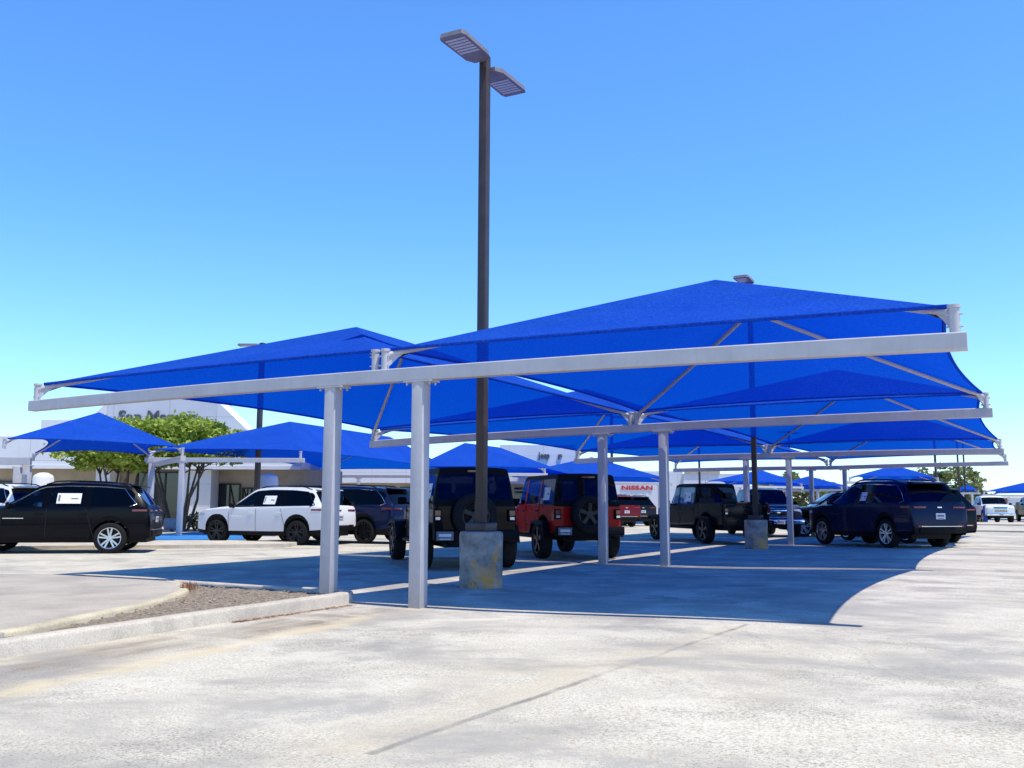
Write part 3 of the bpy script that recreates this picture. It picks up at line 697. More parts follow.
def suv(label, pos, az, pm, rims, chrome=True, L3=True, stick=(), group=None, plates=True, low_detail=False, cladding=True, name='parked_car', zs=1.0):
    """mid-size family SUV, front at +x"""
    rt = thing(name, label, 'car', (pos.x, pos.y, ground_z(pos.x, pos.y)), atan2(cos(az), sin(az)), group)
    e = .14 if L3 else -.12      # longer tail
    K = [(-2.50-e, .44, .62, .66, .78, .70), (-2.49-e, .41, .80, .84, .89, .82), (-2.45-e, .39, 1.10, 1.13, .93, .87), (-2.40-e, .37, 1.17, 1.215, .945, .87),
         (-2.03-e, .34, 1.19, 1.665, .955, .70), (-1.97-e, .33, 1.19, 1.71, .957, .69), (-1.80-e, .33, 1.19, 1.74, .96, .69), (-1.2, .31, 1.18, 1.785, .97, .70), (-.4, .30, 1.165, 1.80, .975, .705), (.10, .30, 1.155, 1.77, .975, .70), (.30, .30, 1.15, 1.71, .975, .70),
         (1.05, .30, 1.135, 1.20, .97, .80), (1.6, .30, 1.11, 1.165, .955, .78), (2.05, .32, 1.06, 1.11, .93, .76), (2.26, .34, .99, 1.03, .88, .72), (2.38, .36, .84, .87, .79, .66), (2.42, .40, .62, .65, .68, .58)]
    rt.scale = (1, 1, zs); xf, xr, wr = 1.52, -1.52 if L3 else -1.44, .39
    lo = Loft(K, [(xf, .39, .455), (xr, .39, .455)], clad=.12, bulge=.02, low=.03)
    wins = [(.16, 1.02), (-.78, -.02), (-1.98-e*.6, -.96)]
    for a, b in wins: lo.extra(a, b)
    lo.extra(.98, .28)
    gx = (-2.39-e, -2.04-e)
    def who(x, row, sd):
        if row == 0: return 'cladding' if cladding else 'body'
        if sd == 0: return 'cladding' if row <= 2 else 'body'
        if (x < -2.44-e) and row <= 4 and sd: return 'cladding' if row < 2 else 'body'
        if row in (8, 9):
            if .31 < x < 1.06: return 'windshield'
            if gx[0] < x < gx[1]: return 'rear_window'
            return 'body'
        if row == 6:
            for i, (a, b) in enumerate(wins):
                if a < x < b: return 'window#%d%d' % (i, sd)
            if -2.1-e < x < 1.0: return 'pillar#%d%d' % (sum(x < a for a, b in wins), sd)
        return 'body'
    mats = dict(body=pm, cladding=M['plastic'], windshield=M['glass'], rear_window=M['tint'], pillar=M['piano'], window=M['tint'])
    d = lo.build(who)
    for k, bm in d.items():
        b0 = k.split('#')[0]; mt = mats[b0]
        if k.startswith('window#0'): mt = M['glass']
        new_obj(b0, bm, mt, rt, True, 32)
    bm = BM(); box(bm, (0, 0, .44), (4.5, 1.32, .34)); new_obj('underbody', bm, M['dark'], rt, True)
    for x in (xf, xr):
        for sd in (-1, 1): add_wheel(rt, x, sd*.845, wr, .245, rims, sd)
    # lamps
    for sd in (-1, 1):
        bm = patch(lo, -2.41-e, -2.06-e, 1.075, 1.125, sd, .008, 5, 2); box(bm, (-2.462-e, sd*.66, 1.09), (.04, .40, .05), None, .01)
        new_obj('taillight', bm, M['red'], rt, True, 40)
        bm = BM(); box(bm, (-2.492-e, sd*.62, .60), (.03, .28, .05), None, .008); new_obj('reflector', bm, M['red'], rt, True)
        bm = patch(lo, 2.02, 2.26, .91, .97, sd, .006, 4, 2); new_obj('headlight', bm, M['clear'], rt, True, 40)
        for xh in (.22, -.80):
            zh = 1.0; y = lo.side_y(xh, zh); bm = BM(); box(bm, (xh, sd*(y+.018), zh), (.20, .025, .03), None, .008); new_obj('door_handle', bm, pm, rt, True, 40)
        # door shut lines as thin dark grooves
        for xs_ in (1.06, .05, -.95):
            bm = BM(); zz = [.42+(.72)*k/6 for k in range(7)]; pts = [Vector((xs_+(.10 if xs_ < -.9 else 0)*(k/6-.5)*2, sd*(lo.side_y(xs_, z)+.001), z)) for k, z in enumerate(zz)]; tube(bm, pts, .006, 4, False)
            new_obj('door_seam', bm, M['dark'], rt, True)
        # bright strip over the windows, falling down the rear pillar
        pts = [Vector((x, sd*(lo.ring(x)[7][0]+.008), lo.ring(x)[7][1]+.012)) for x in [1.0-.15*k for k in range(20)] if x > -1.86-e]
        pts += [Vector((-1.98-e, sd*(lo.side_y(-1.98-e, 1.45)+.008), 1.45)), Vector((-2.16-e, sd*(lo.side_y(-2.12-e, 1.26)+.010), 1.26)), Vector((-2.0-e, sd*(lo.side_y(-2.0-e, 1.20)+.010), 1.20))]
        bm = BM(); tube(bm, pts, .011, 5); new_obj('window_trim', bm, M['chrome'] if chrome else M['plastic'], rt, True, 60)
        bm = BM(); pts = [Vector((x, sd*(.66), lo.ring(x)[8][1]+.055-(.05 if k in (0, 8) else 0))) for k, x in enumerate([.15-.24*k for k in range(9)])]; tube(bm, pts, .018, 6); new_obj('roof_rail', bm, M['chrome'] if chrome == 2 else M['plastic'], rt, True, 60)
        bm = patch(lo, .55, 1.02, .885, .902, sd, .008, 3, 1); new_obj('badge', bm, M['chrome'], rt, True)
    bm = BM(); box(bm, (-2.06-e, 0, 1.735), (.26, 1.22, .03), Matrix.Rotation(-.12, 3, 'Y'), .012); new_obj('spoiler', bm, pm, rt, True, 40)
    bm = BM(); box(bm, (-2.505-e, 0, .50), (.05, 1.45, .16), None, .02); new_obj('bumper', bm, M['plastic'], rt, True, 40)
    bm = BM(); box(bm, (-2.52-e, 0, .60), (.03, 1.35, .022), None, .006); new_obj('bumper_strip', bm, M['chrome'] if chrome else M['plastic'], rt, True)
    bm = BM(); box(bm, (-2.468-e, 0, 1.09), (.03, .15, .035), None, .006); new_obj('badge', bm, M['chrome'], rt, True)
    bm = BM(); box(bm, (2.35, 0, .90), (.06, 1.1, .16), Matrix.Rotation(.25, 3, 'Y'), .02); new_obj('grille', bm, M['blackalloy'], rt, True, 40)
    bm = BM(); box(bm, (.95, 0, .98), (.34, 1.5, .16), None, .05); new_obj('dashboard', bm, M['seat'], rt, True, 40)
    if plates: plate(rt, -2.500-e, 0, .86, -1)
    mirrors(rt, lo, .86, 1.165, M['plastic'] if not chrome else pm)
    seats(rt, (.12, -.80))
    for (x0, x1, z0, z1, sd) in stick: sticker(rt, lo, x0, x1, z0, z1, sd)
    return rt

def flare(root, x, r, y0, y1, mat, front=False):
    for sd in (-1, 1):
        path = [(-r-.06, .50), (-r*.86, .80), (-r*.52, r*.40+.64), (r*.52, r*.40+.64), (r*.86, .82), (r+.08, .55)] if not front else [(-r-.10, .48), (-r*.80, .82), (-r*.45, r*.40+.66), (r*.75, r*.40+.64), (r*1.05, .80), (r*1.08, .72)]
        bm = BM(); rows = []
        for i, (dx, z) in enumerate(path):
            a, b = path[max(0, i-1)], path[min(len(path)-1, i+1)]; t = Vector((b[0]-a[0], b[1]-a[1])).normalized(); nn = Vector((-t.y, t.x))
            sec = [(y0, 0), (y1-.03, 0), (y1, -.02), (y1, -.08), (y1-.02, -.08), (y1-.03, -.045), (y0, -.045)]
            rows.append([bm.verts.new((x+dx+nn.x*o, sd*y, z+nn.y*o)) for y, o in sec])
        for a, b in zip(rows, rows[1:]):
            for k in range(len(a)): bm.faces.new((a[k], a[(k+1) % len(a)], b[(k+1) % len(a)], b[k]))
        bm.faces.new(rows[0]); bm.faces.new(rows[-1][::-1])
        new_obj('fender_flare', bm, mat, root, True, 25)

def offroader(label, pos, az, pm, pickup=False, group=None, stick=True, flare_mat=None, lamp_dark=False):
    """square-shouldered off-road wagon with outside spare, or its open-bed version"""
    rt = thing('offroad_pickup' if pickup else 'offroad_car', label, 'pickup truck' if pickup else 'car', (pos.x, pos.y, ground_z(pos.x, pos.y)), atan2(cos(az), sin(az)), group); rt.scale = (1.07,)*3 if pickup else (1.035, 1.035, 1.05)
    W = .775
    if not pickup:
        xt = -2.12
        K = [(xt-.02, .56, 1.14, 1.16, W-.05, .69), (xt-.012, .55, 1.16, 1.19, W-.01, .70), (xt, .55, 1.17, 1.25, W, .70), (xt+.055, .53, 1.17, 1.70, W, .675), (xt+.075, .53, 1.17, 1.80, W, .655), (xt+.16, .52, 1.17, 1.835, W, .65)]
        xr = -1.36
    else:
        xt = -2.93
        K = [(xt, .60, 1.18, 1.20, W-.03, .72), (xt+.03, .56, 1.22, 1.24, W+.01, .745), (-1.16, .52, 1.22, 1.24, W+.01, .745), (-1.15, .52, 1.18, 1.20, W, .70), (-1.14, .52, 1.18, 1.25, W, .69), (-1.07, .52, 1.17, 1.70, W, .675), (-1.05, .52, 1.17, 1.79, W, .66), (-.96, .52, 1.17, 1.83, W, .65)]
        xr = -1.87
    K += [(.18, .48, 1.16, 1.845, W, .655), (.40, .48, 1.16, 1.80, W, .655), (.44, .48, 1.16, 1.74, W, .66), (.76, .48, 1.15, 1.20, W-.005, .68), (.86, .50, 1.11, 1.16, .72, .62), (1.90, .56, 1.06, 1.11, .63, .55), (1.96, .56, 1.02, 1.06, .61, .53), (1.98, .58, .98, 1.0, .58, .50)]
    xf = 1.63; wr = .41
    lo = Loft(K, [(xr, .42, .50)] , clad=.05, bulge=.008, low=.01, wm=.10, crown=.025)
    wins = [(-.22+.3, .68), (-.98, -.02)] + ([(-1.98, -1.12)] if not pickup else [])
    for a, b in wins: lo.extra(a, b)
    gx = (xt+.001, xt+.054) if not pickup else (-1.139, -1.071)
    top0 = xt+.17 if not pickup else -1.2
    def who(x, row, sd):
        if row == 0: return 'underframe'
        if row in (8, 9):
            if .445 < x < .75: return 'windshield'
            if gx[0] < x < gx[1] and sd: return 'rear_window'
            if pickup and x < -1.17: return 'bed_cover'
            return 'hardtop' if (x < .44 and (not pickup or x > -1.16)) else 'body'
        if row == 6:
            for i, (a, b) in enumerate(wins):
                if a < x < b: return 'window#%d%d' % (i, sd)
        if row in (5, 6, 7) and (-2.2 if not pickup else -1.145) < x < .75: return 'body' if (row != 7 and x > -1.04) else 'hardtop'
        return 'body'
    mats = dict(body=pm, underframe=M['plastic'], windshield=M['glass'], rear_window=M['tint'], hardtop=M['plastic'], window=M['tint'], bed_cover=M['plastic'])
    for k, bm in lo.build(who).items():
        b0 = k.split('#')[0]; new_obj(b0, bm, M['glass'] if k.startswith(('window#0', 'window#1')) else mats[b0], rt, True, 28)
    bm = BM(); box(bm, ((xt+1.9)/2, 0, .56), (1.9-xt, 1.1, .30)); new_obj('underbody', bm, M['dark'], rt, True)
    fm = flare_mat or M['plastic']
    flare(rt, xf, .50, .52, .94, fm, True); flare(rt, xr, .50, .70, .94, fm)
    for x in (xf, xr):
        for sd in (-1, 1): add_wheel(rt, x, sd*.80, wr, .27, M['blackalloy'], sd, 5, False)
    # bumpers, lamps, hinges
    bm = BM(); box(bm, (xt-.14, 0, .62), (.20, 1.58, .20), None, .03); box(bm, (xt-.10, 0, .49), (.16, 1.0, .10), None, .02); new_obj('bumper', bm, M['plastic'], rt, True, 40)
    bm = BM(); box(bm, (2.13, 0, .64), (.20, 1.62, .18), None, .03); new_obj('bumper', bm, M['plastic'], rt, True, 40)
    bm = BM(); box(bm, (2.0, 0, .88), (.04, .80, .28), None, .02)
    for k in range(7): box(bm, (2.022, -.27+.09*k, .90), (.02, .05, .24), None, .01)
    new_obj('grille', bm, M['plastic'], rt, True, 40)
    for sd in (-1, 1):
        T = Matrix.Translation((2.03, sd*.50, .92)) @ Matrix.Rotation(pi/2, 4, 'Y'); bm = BM(); lathe(bm, [(.001, .02), (.08, .015), (.095, 0), (.095, -.05)], 18, 'Z', T); new_obj('headlight', bm, M['clear'], rt, True, 40)
        bm = BM(); box(bm, (xt-.035, sd*.70, .98), (.09, .15, .22), None, .02); tl = new_obj('taillight', bm, M['plastic'], rt, True, 40)
        bm = BM(); box(bm, (xt-.078, sd*.70, 1.02), (.012, .105, .09)); sub_obj('red_lens', bm, M['red'], tl, rt, True)
        bm = BM(); box(bm, (xt-.078, sd*.70, .925), (.012, .085, .05)); sub_obj('clear_lens', bm, M['clear'], tl, rt, True)
        for xh in (.08, -.93):
            y = lo.side_y(xh, 1.04); bm = BM(); box(bm, (xh+.02, sd*(y+.02), 1.04), (.15, .03, .035), None, .008); new_obj('door_handle', bm, M['plastic'], rt, True, 40)
        for xs_ in (.74, .02, -1.06): bm = BM(); tube(bm, [(xs_, sd*(lo.side_y(xs_, z)+.001), z) for z in (.55, .75, .95, 1.15)], .006, 4, False); new_obj('door_seam', bm, M['dark'], rt, True)
        bm = BM(); box(bm, (-.15, sd*.80, .47), (1.75, .12, .07), None, .02); new_obj('side_step', bm, M['plastic'], rt, True, 40)
        for xs_ in (.72, -.02):
            for z in (.72, 1.05): bm = BM(); box(bm, (xs_-.02, sd*(W+.012), z), (.09, .025, .05), None, .008); new_obj('door_hinge', bm, pm, rt, True, 40)
    if not pickup:
        # spare wheel on the tailgate
        T = Matrix.Translation((xt-.19, .04, .98)) @ Matrix.Rotation(pi/2, 4, 'Z'); bm = BM(); w = .25; rr = wr*.62; r = wr*.98
        lathe(bm, [(rr, w*.42), (rr+.02, w*.5), (r*.90, w*.5), (r*.97, w*.42), (r, w*.3), (r, -w*.3), (r*.96, -w*.45), (rr, -w*.5), (rr, w*.42)], 32, 'Y', T)
        sp = new_obj('spare_wheel', bm, M['rubber'], rt, True, 40)
        bm = BM(); lathe(bm, [(rr, w*.45), (rr*.93, w*.42), (rr*.88, w*.1)], 30, 'Y', T); lathe(bm, [(.001, w*.40), (.08, w*.40), (.10, w*.2)], 14, 'Y', T)
        for i in range(5):
            a = 2*pi*i/5+.35; d = Vector((cos(a), 0, sin(a))); s_ = Vector((-sin(a), 0, cos(a)))*.036
            p = [T @ (d*.06-s_+Vector((0, w*.36, 0))), T @ (d*.06+s_+Vector((0, w*.36, 0))), T @ (d*rr*.93+s_*1.2+Vector((0, w*.40, 0))), T @ (d*rr*.93-s_*1.2+Vector((0, w*.40, 0)))]
            quad(bm, *p)
        sub_obj('rim', bm, M['blackalloy'], sp, rt, True, 40)
        bm = BM(); lathe(bm, [(.001, .0), (rr*.9, .0)], 20, 'Y', T); sub_obj('hub', bm, M['dark'], sp, rt, True)
        bm = BM(); box(bm, (xt-.05, .04, .98), (.08, .3, .3), None, .02); new_obj('spare_carrier', bm, M['plastic'], rt, True, 40)
        plate(rt, xt-.25, .60, .62, -1, True)
        bm = BM(); box(bm, (xt-.05, .0, 1.775), (.04, .30, .03)); new_obj('brake_light', bm, M['red'], rt, True)
        bm = BM(); bar(bm, (xt-.005, .30, 1.27), (xt+.012, -.05, 1.33), .012, .02); new_obj('wiper', bm, M['plastic'], rt, True)
    else:
        bm = BM(); box(bm, (xt-.01, 0, 1.0), (.02, 1.30, .36), None, .008); new_obj('tailgate', bm, pm, rt, True, 40)
        bm = BM(); box(bm, (xt-.03, 0, 1.12), (.03, .22, .06), None, .008); new_obj('tailgate_handle', bm, M['plastic'], rt, True, 40)
        plate(rt, xt-.25, .0, .62, -1, True)
    bm = BM(); box(bm, (.62, 0, 1.03), (.26, 1.3, .18), None, .05); new_obj('dashboard', bm, M['seat'], rt, True, 40)
    bm = BM()
    for sd in (-1, 1): tube(bm, [(.35, sd*.60, 1.2), (.30, sd*.58, 1.72), (-.5, sd*.58, 1.76), (-1.0 if pickup else -1.9, sd*.58, 1.72)], .035, 6)
    tube(bm, [(-.5, -.58, 1.76), (-.5, .58, 1.76)], .035, 6); new_obj('roll_bar', bm, M['seat'], rt, True, 50)
    mirrors(rt, lo, .62, 1.19, M['plastic']); seats(rt, (.0, -.85), .66)
    if stick:
        sx = (-1.75, -1.30) if not pickup else (-.80, -.35); sticker(rt, lo, sx[0], sx[1], 1.28, 1.56, 1)
    return rt

def pickup(label, pos, az, pm, group=None, chrome=True, stick=False):
    """full-size pickup with tall upright grille"""
    rt = thing('pickup_truck', label, 'pickup truck', (pos.x, pos.y, ground_z(pos.x, pos.y)), atan2(cos(az), sin(az)), group); W = .98
    K = [(-2.92, .62, 1.16, 1.18, W-.05, .90), (-2.88, .58, 1.32, 1.34, W, .93), (-1.06, .52, 1.34, 1.36, W, .93), (-1.05, .52, 1.30, 1.34, W, .86), (-.98, .50, 1.28, 1.80, W, .76), (-.90, .50, 1.28, 1.90, W, .74), (0, .50, 1.27, 1.94, W, .74), (.55, .50, 1.26, 1.88, W, .74), (.65, .50, 1.26, 1.82, W, .75),
         (1.35, .50, 1.24, 1.31, W-.01, .86), (2.3, .50, 1.18, 1.26, .96, .84), (2.62, .50, 1.12, 1.20, .93, .82), (2.70, .52, 1.06, 1.12, .88, .78), (2.74, .55, .98, 1.0, .80, .70)]
    xf, xr = 1.78, -1.86; lo = Loft(K, [(xf, .42, .50), (xr, .42, .50)], .06, .015, .02, .10, .03)
    wins = [(.22, 1.25), (-.80, .05)]
    for a, b in wins: lo.extra(a, b)
    def who(x, row, sd):
        if row == 0: return 'underframe'
        if row in (8, 9):
            if .66 < x < 1.33: return 'windshield'
            if -1.04 < x < -.985: return 'rear_window'
            return 'bed_cover' if x < -1.06 else 'body'
        if row == 6:
            for i, (a, b) in enumerate(wins):
                if a < x < b: return 'window#%d%d' % (i, sd)
        return 'body'
    mats = dict(body=pm, underframe=M['plastic'], windshield=M['glass'], rear_window=M['tint'], window=M['tint'], bed_cover=M['plastic'])
    for k, bm in lo.build(who).items():
        b0 = k.split('#')[0]; new_obj(b0, bm, mats[b0], rt, True, 30)
    bm = BM(); box(bm, (-.1, 0, .52), (5.2, 1.3, .34)); new_obj('underbody', bm, M['dark'], rt, True)
    for x in (xf, xr):
        for sd in (-1, 1): add_wheel(rt, x, sd*.86, .41, .27, M['alloy'] if chrome else M['blackalloy'], sd, 6, False)
    gm = M['chrome'] if chrome else M['plastic']
    bm = BM(); box(bm, (2.72, 0, .96), (.06, .98, .40), None, .03); g = new_obj('grille', bm, gm, rt, True, 40)
    bm = BM()
    for k in range(4): box(bm, (2.756, 0, .84+.085*k), (.012, .84, .045))
    sub_obj('grille_slots', bm, M['dark'], g, rt, True)
    bm = BM(); box(bm, (2.80, 0, .62), (.18, 1.86, .20), None, .04); new_obj('bumper', bm, gm, rt, True, 40)
    bm = BM(); box(bm, (2.76, 0, .47), (.12, 1.6, .10), None, .03); new_obj('air_dam', bm, M['plastic'], rt, True, 40)
    bm = BM(); box(bm, (-2.98, 0, .66), (.16, 1.84, .18), None, .03); new_obj('bumper', bm, gm, rt, True, 40)
    for sd in (-1, 1):
        bm = BM(); box(bm, (2.68, sd*.70, 1.0), (.10, .32, .20), None, .03); new_obj('headlight', bm, M['clear'], rt, True, 40)
        bm = BM(); box(bm, (2.84, sd*.66, .63), (.13, .20, .07), None, .02); new_obj('fog_light', bm, M['clear'], rt, True, 40)
        bm = BM(); box(bm, (-2.88, sd*.88, 1.08), (.10, .12, .40), None, .02); new_obj('taillight', bm, M['red'], rt, True, 40)
        for xh in (.32, -.72): bm = BM(); box(bm, (xh, sd*(lo.side_y(xh, 1.08)+.02), 1.08), (.2, .03, .04), None, .01); new_obj('door_handle', bm, gm, rt, True, 40)
    mirrors(rt, lo, 1.12, 1.30, pm if not chrome else M['plastic']); plate(rt, 2.90, 0, .60, 1); seats(rt, (.15, -.6), .78)
    if stick:
        bm = BM(); quad(bm, (.95, -.1, 1.60), (.95, .28, 1.60), (.80, .28, 1.73), (.80, -.1, 1.73)); bmesh.ops.translate(bm, verts=bm.verts, vec=(.10, 0, .02)); new_obj('window_sticker', bm, M['paper'], rt, True)
    return rt

P_black = paint('black_car_paint', (.0022, .0022, .005)); P_white = paint('white_car_paint', (.70, .71, .73)); P_navy = paint('navy_car_paint', (.008, .013, .045), .2)
P_red = paint('red_car_paint', (.55, .008, .008)); P_grey = paint('dark_grey_car_paint', (.011, .012, .014), .1); P_dullred = paint('dull_red_car_paint', (.12, .008, .014)); P_silver = paint('silver_car_paint', (.42, .43, .46), .6)
P_blue = paint('deep_blue_car_paint', (.008, .016, .055), .2)
A45 = R(-44)
G1 = 'dark and red cars parked nose-in under the shade structure'
W = place_by_wheel
offroader('black square off-road car with spare wheel on its tailgate, directly behind the foreground lamp drum', W(gp(506, 567), -1.36, -.86, A45), A45, P_black, flare_mat=M['plastic'])
offroader('bright red square off-road car with black top and outside spare wheel under the canopy', W(gp(540, 558.5), -1.36, .86, A45), A45, P_red)
offroader('dark grey off-road pickup with tall cab parked under the canopy beside the second lamp drum', W(gp(704, 543.5), -1.87, .86, A45), A45, P_grey, pickup=True)
suv('dark navy family car with silver wheels parked at the right end under the canopy', W(gp(888, 547, .08), -1.52, .90, R(-45)), R(-45), P_navy, M['alloy'], 1, True, stick=((-.66, -.38, 1.26, 1.50, 1),), zs=1.07)
suv('second dark car mostly hidden behind the dark navy one, only its tail showing', W(gp(888, 547, .08), -1.52, .90, R(-45))+Vector((.1, 3.9, 0)), R(-45), P_black, M['alloy'], 1, True)
aw = R(-96)
suv('white family car with black wheels in side view, left of the front posts', W(gp(217, 543.4), 1.52, .90, aw), aw, P_white, M['blackalloy'], 0, False, stick=((-.62, -.18, 1.27, 1.54, 1),), zs=.96)
ab = R(-129)
suv('black family car with bright silver wheels in side view, cut by the left edge', W(gp(109, 553.5), -1.44, .90, ab), ab, P_black, M['alloy'], 1, False, stick=((-.72, -.16, 1.27, 1.53, 1),), zs=.96)
suv('dark blue car tucked between the white car and the black off-road car', W(gp(364, 543.8), -1.52, .90, R(-92)), R(-92), P_blue, M['blackalloy'], 1, True)
suv('small distant red car seen past the rear of the red off-road car', wp(607, 56), R(-52), P_dullred, M['alloy'], 1, False)
suv('small distant dark car parked right of the distant red car, before the showroom wall', wp(624, 59), R(-52), P_grey, M['alloy'], 1, False)
pickup('dark blue pickup with chrome grille facing out, half hidden by the second lamp drum', wp(763, 40), R(152), P_navy, None, True)
suv('black car in side view whose bright windscreen pillar shows left of the dark navy car', wp(838, 39), R(-112), P_black, M['alloy'], 1, False)
pickup('white pickup with broad chrome grille facing out, far back at the right', wp(992, 70), R(165), P_white, None, True)
pickup('black truck cut off by the right edge beside the white pickup', wp(1036, 76), R(170), P_black, None, False)
suv('small red car mostly hidden behind the dark cars, left of the white pickup', wp(957, 72), R(75), P_red, M['alloy'], 0, False)
suv('white car at the left edge behind the black one, only its roof showing', wp(-22, 30), R(-100), P_white, M['alloy'], 1, False)

# ------------------------------------------------------------------ left pavement strip and painted patch
def strip_px(name, pts, z0, z1, mat, label, cat=None, kind='structure'):
    poly = [gp(x, y, z1) for x, y in pts]; bm = BM(); prism(bm, [(p.x, p.y) for p in poly], z0, z1); o = new_obj(name, bm, mat); tag(o, label, cat, None, kind); return o
strip_px('kerb', [(-90, 547), (285, 544), (297, 542.5), (292, 540.5), (140, 540.5), (-90, 542)], -.05, .10, M['kerb'], 'low pale kerb island behind the black and white cars')
strip_px('pavement', [(140, 539.5), (245, 539), (250, 536), (200, 533), (150, 534)], -.05, .03, M['bluepaint'], 'bright blue painted paving at the foot of the tree')
bm = BM(); p = wp(172, 38.0); box(bm, p+Vector((0, 0, .42)), (.6, .35, .45), rz(.5), .08); tag(new_obj('rock', bm, M['rock'], smooth=50), 'pale grey boulder at the foot of the leafy tree', 'rock')

# ------------------------------------------------------------------ buildings
def local_frame(px, D, ang=0.0):
    o = wp(px, D); o.z = 0; return o, atan2(RT.y, RT.x)+ang
def lbox(bm, x0, x1, y0, y1, z0, z1): box(bm, ((x0+x1)/2, (y0+y1)/2, (z0+z1)/2), (x1-x0, y1-y0, z1-z0))
def text_part(root, s, size, loc, mat, name='lettering', ext=.05, width=None, bold=.02):
    cu = bpy.data.curves.new(name, 'FONT'); cu.body = s; cu.size = size; cu.extrude = ext; cu.offset = bold*size; cu.align_x = 'CENTER'
    o = bpy.data.objects.new(name, cu); COL.objects.link(o); cu.materials.append(mat); o.parent = root; o.location = loc; o.rotation_euler = (pi/2, 0, 0)
    bpy.context.view_layer.update()
    k = width/max(.01, o.dimensions.x) if width else 1
    me = bpy.data.meshes.new_from_object(o); me.name = name; n_ = bpy.data.objects.new(name, me); COL.objects.link(n_); n_.parent = root; n_.location = loc; n_.rotation_euler = (pi/2, 0, 0); n_.scale = (k, 1, 1)
    if not me.materials: me.materials.append(mat)
    bpy.data.objects.remove(o); return n_
D0 = 50.0; s0 = D0/FPX
def bx_(px): return (px-205)*s0
def bz_(py): return CAM.z+(505.8-py)*s0
o, ang = local_frame(200, D0)
bld = thing('showroom', 'white car showroom behind the leafy tree with dark rooftop lettering and glass front', 'building', o, ang)
bm = BM(); lbox(bm, bx_(-160), bx_(306), .0, 5, bz_(470), bz_(439)); lbox(bm, bx_(36), bx_(300), .7, 4.5, bz_(438.9), bz_(431)); lbox(bm, bx_(36), bx_(104), .4, 4, bz_(431), bz_(421.5)); new_obj('wall', bm, M['white'], bld, True)
bm = BM(); lbox(bm, bx_(104), bx_(215.5), .3, 3, bz_(431), bz_(397)); new_obj('sign_wall', bm, M['lilac'], bld, True)
for sgn, x0, x1 in ((1, 215.7, 247), (-1, 103.8, 76)):
    bm = BM(); a = [bx_(x0), bx_(x1)]; zz = (bz_(402), bz_(431)); f = [(a[0], .32, zz[1]), (a[1], .32, zz[1]), (a[0], .32, zz[0])]; g = [(p[0], 2.5, p[2]) for p in f]
    va = [bm.verts.new(p) for p in f]; vb = [bm.verts.new(p) for p in g]; bm.faces.new(va); bm.faces.new(vb[::-1])
    for i in range(3): bm.faces.new((va[i], va[(i+1) % 3], vb[(i+1) % 3], vb[i]))
    new_obj('sloped_parapet', bm, M['white'], bld, True)
bm = BM(); lbox(bm, bx_(-160), bx_(330), 1.8, 4.9, -.1, bz_(470)-.003); new_obj('back_wall', bm, M['beige'], bld, True)
for x0, x1, top in ((128, 186, 474), (214, 235, 486), (238, 256, 490), (-60, 28, 484), (50, 78, 486), (286, 320, 488)):
    bm = BM(); lbox(bm, bx_(x0), bx_(x1), 1.72, 1.79, .1, bz_(top)); w = new_obj('shop_window', bm, M['shop'], bld, True)
    bm = BM()
    for xx in (x0, (x0+x1)/2, x1): lbox(bm, bx_(xx)-.04, bx_(xx)+.04, 1.66, 1.715, .08, bz_(top)+.04)
    lbox(bm, bx_(x0), bx_(x1), 1.67, 1.712, bz_(top)-.02, bz_(top)+.05); sub_obj('window_frame', bm, M['blackalloy'], w, bld, True)
    bm = BM(); lbox(bm, bx_(x0)+.02, bx_(x1)-.02, 1.795, 1.799, .1, bz_(top)-.01); sub_obj('dark_room', bm, M['black'], w, bld, True)
bm = BM(); lbox(bm, bx_(186), bx_(213), .3, 1.6, -.1, bz_(470)-.01); new_obj('pier', bm, M['white'], bld, True)
bm = BM(); lbox(bm, bx_(96), bx_(110), .3, 1.6, -.1, bz_(470)-.01); new_obj('pier', bm, M['white'], bld, True)
bm = BM(); lbox(bm, bx_(-160), bx_(305), -.12, -.003, bz_(471.5), bz_(468)); new_obj('fascia_trim', bm, M['column'], bld, True)
text_part(bld, 'San Marcos', .92, (bx_(156), .26, bz_(424)), M['signgrey'], 'lettering', .05, 80*s0*1.0, .015)
for px, D in ((40.5, 44.5), (267, 44.0)):
    p = wp(px, D); rt = thing('bollard_column', 'stout white round-topped column ' + ('above the bonnet of the black car' if px < 100 else 'above the bonnet of the white car'), 'column', p, 0, 'white round-topped columns')
    h = CAM.z+(505-474.5)*D/FPX; bm = BM(); lathe(bm, [(.001, h), (.2, h-.02), (.40, h-.13), (.46, h-.24), (.46, .35)], 28, 'Z', Matrix.Translation(p)); new_obj('shaft', bm, M['column'], rt, smooth=40)
    bm = BM(); lathe(bm, [(.47, .36), (.58, .30), (.60, -.05)], 28, 'Z', Matrix.Translation(p)); new_obj('plinth', bm, M['column'], rt, smooth=40)
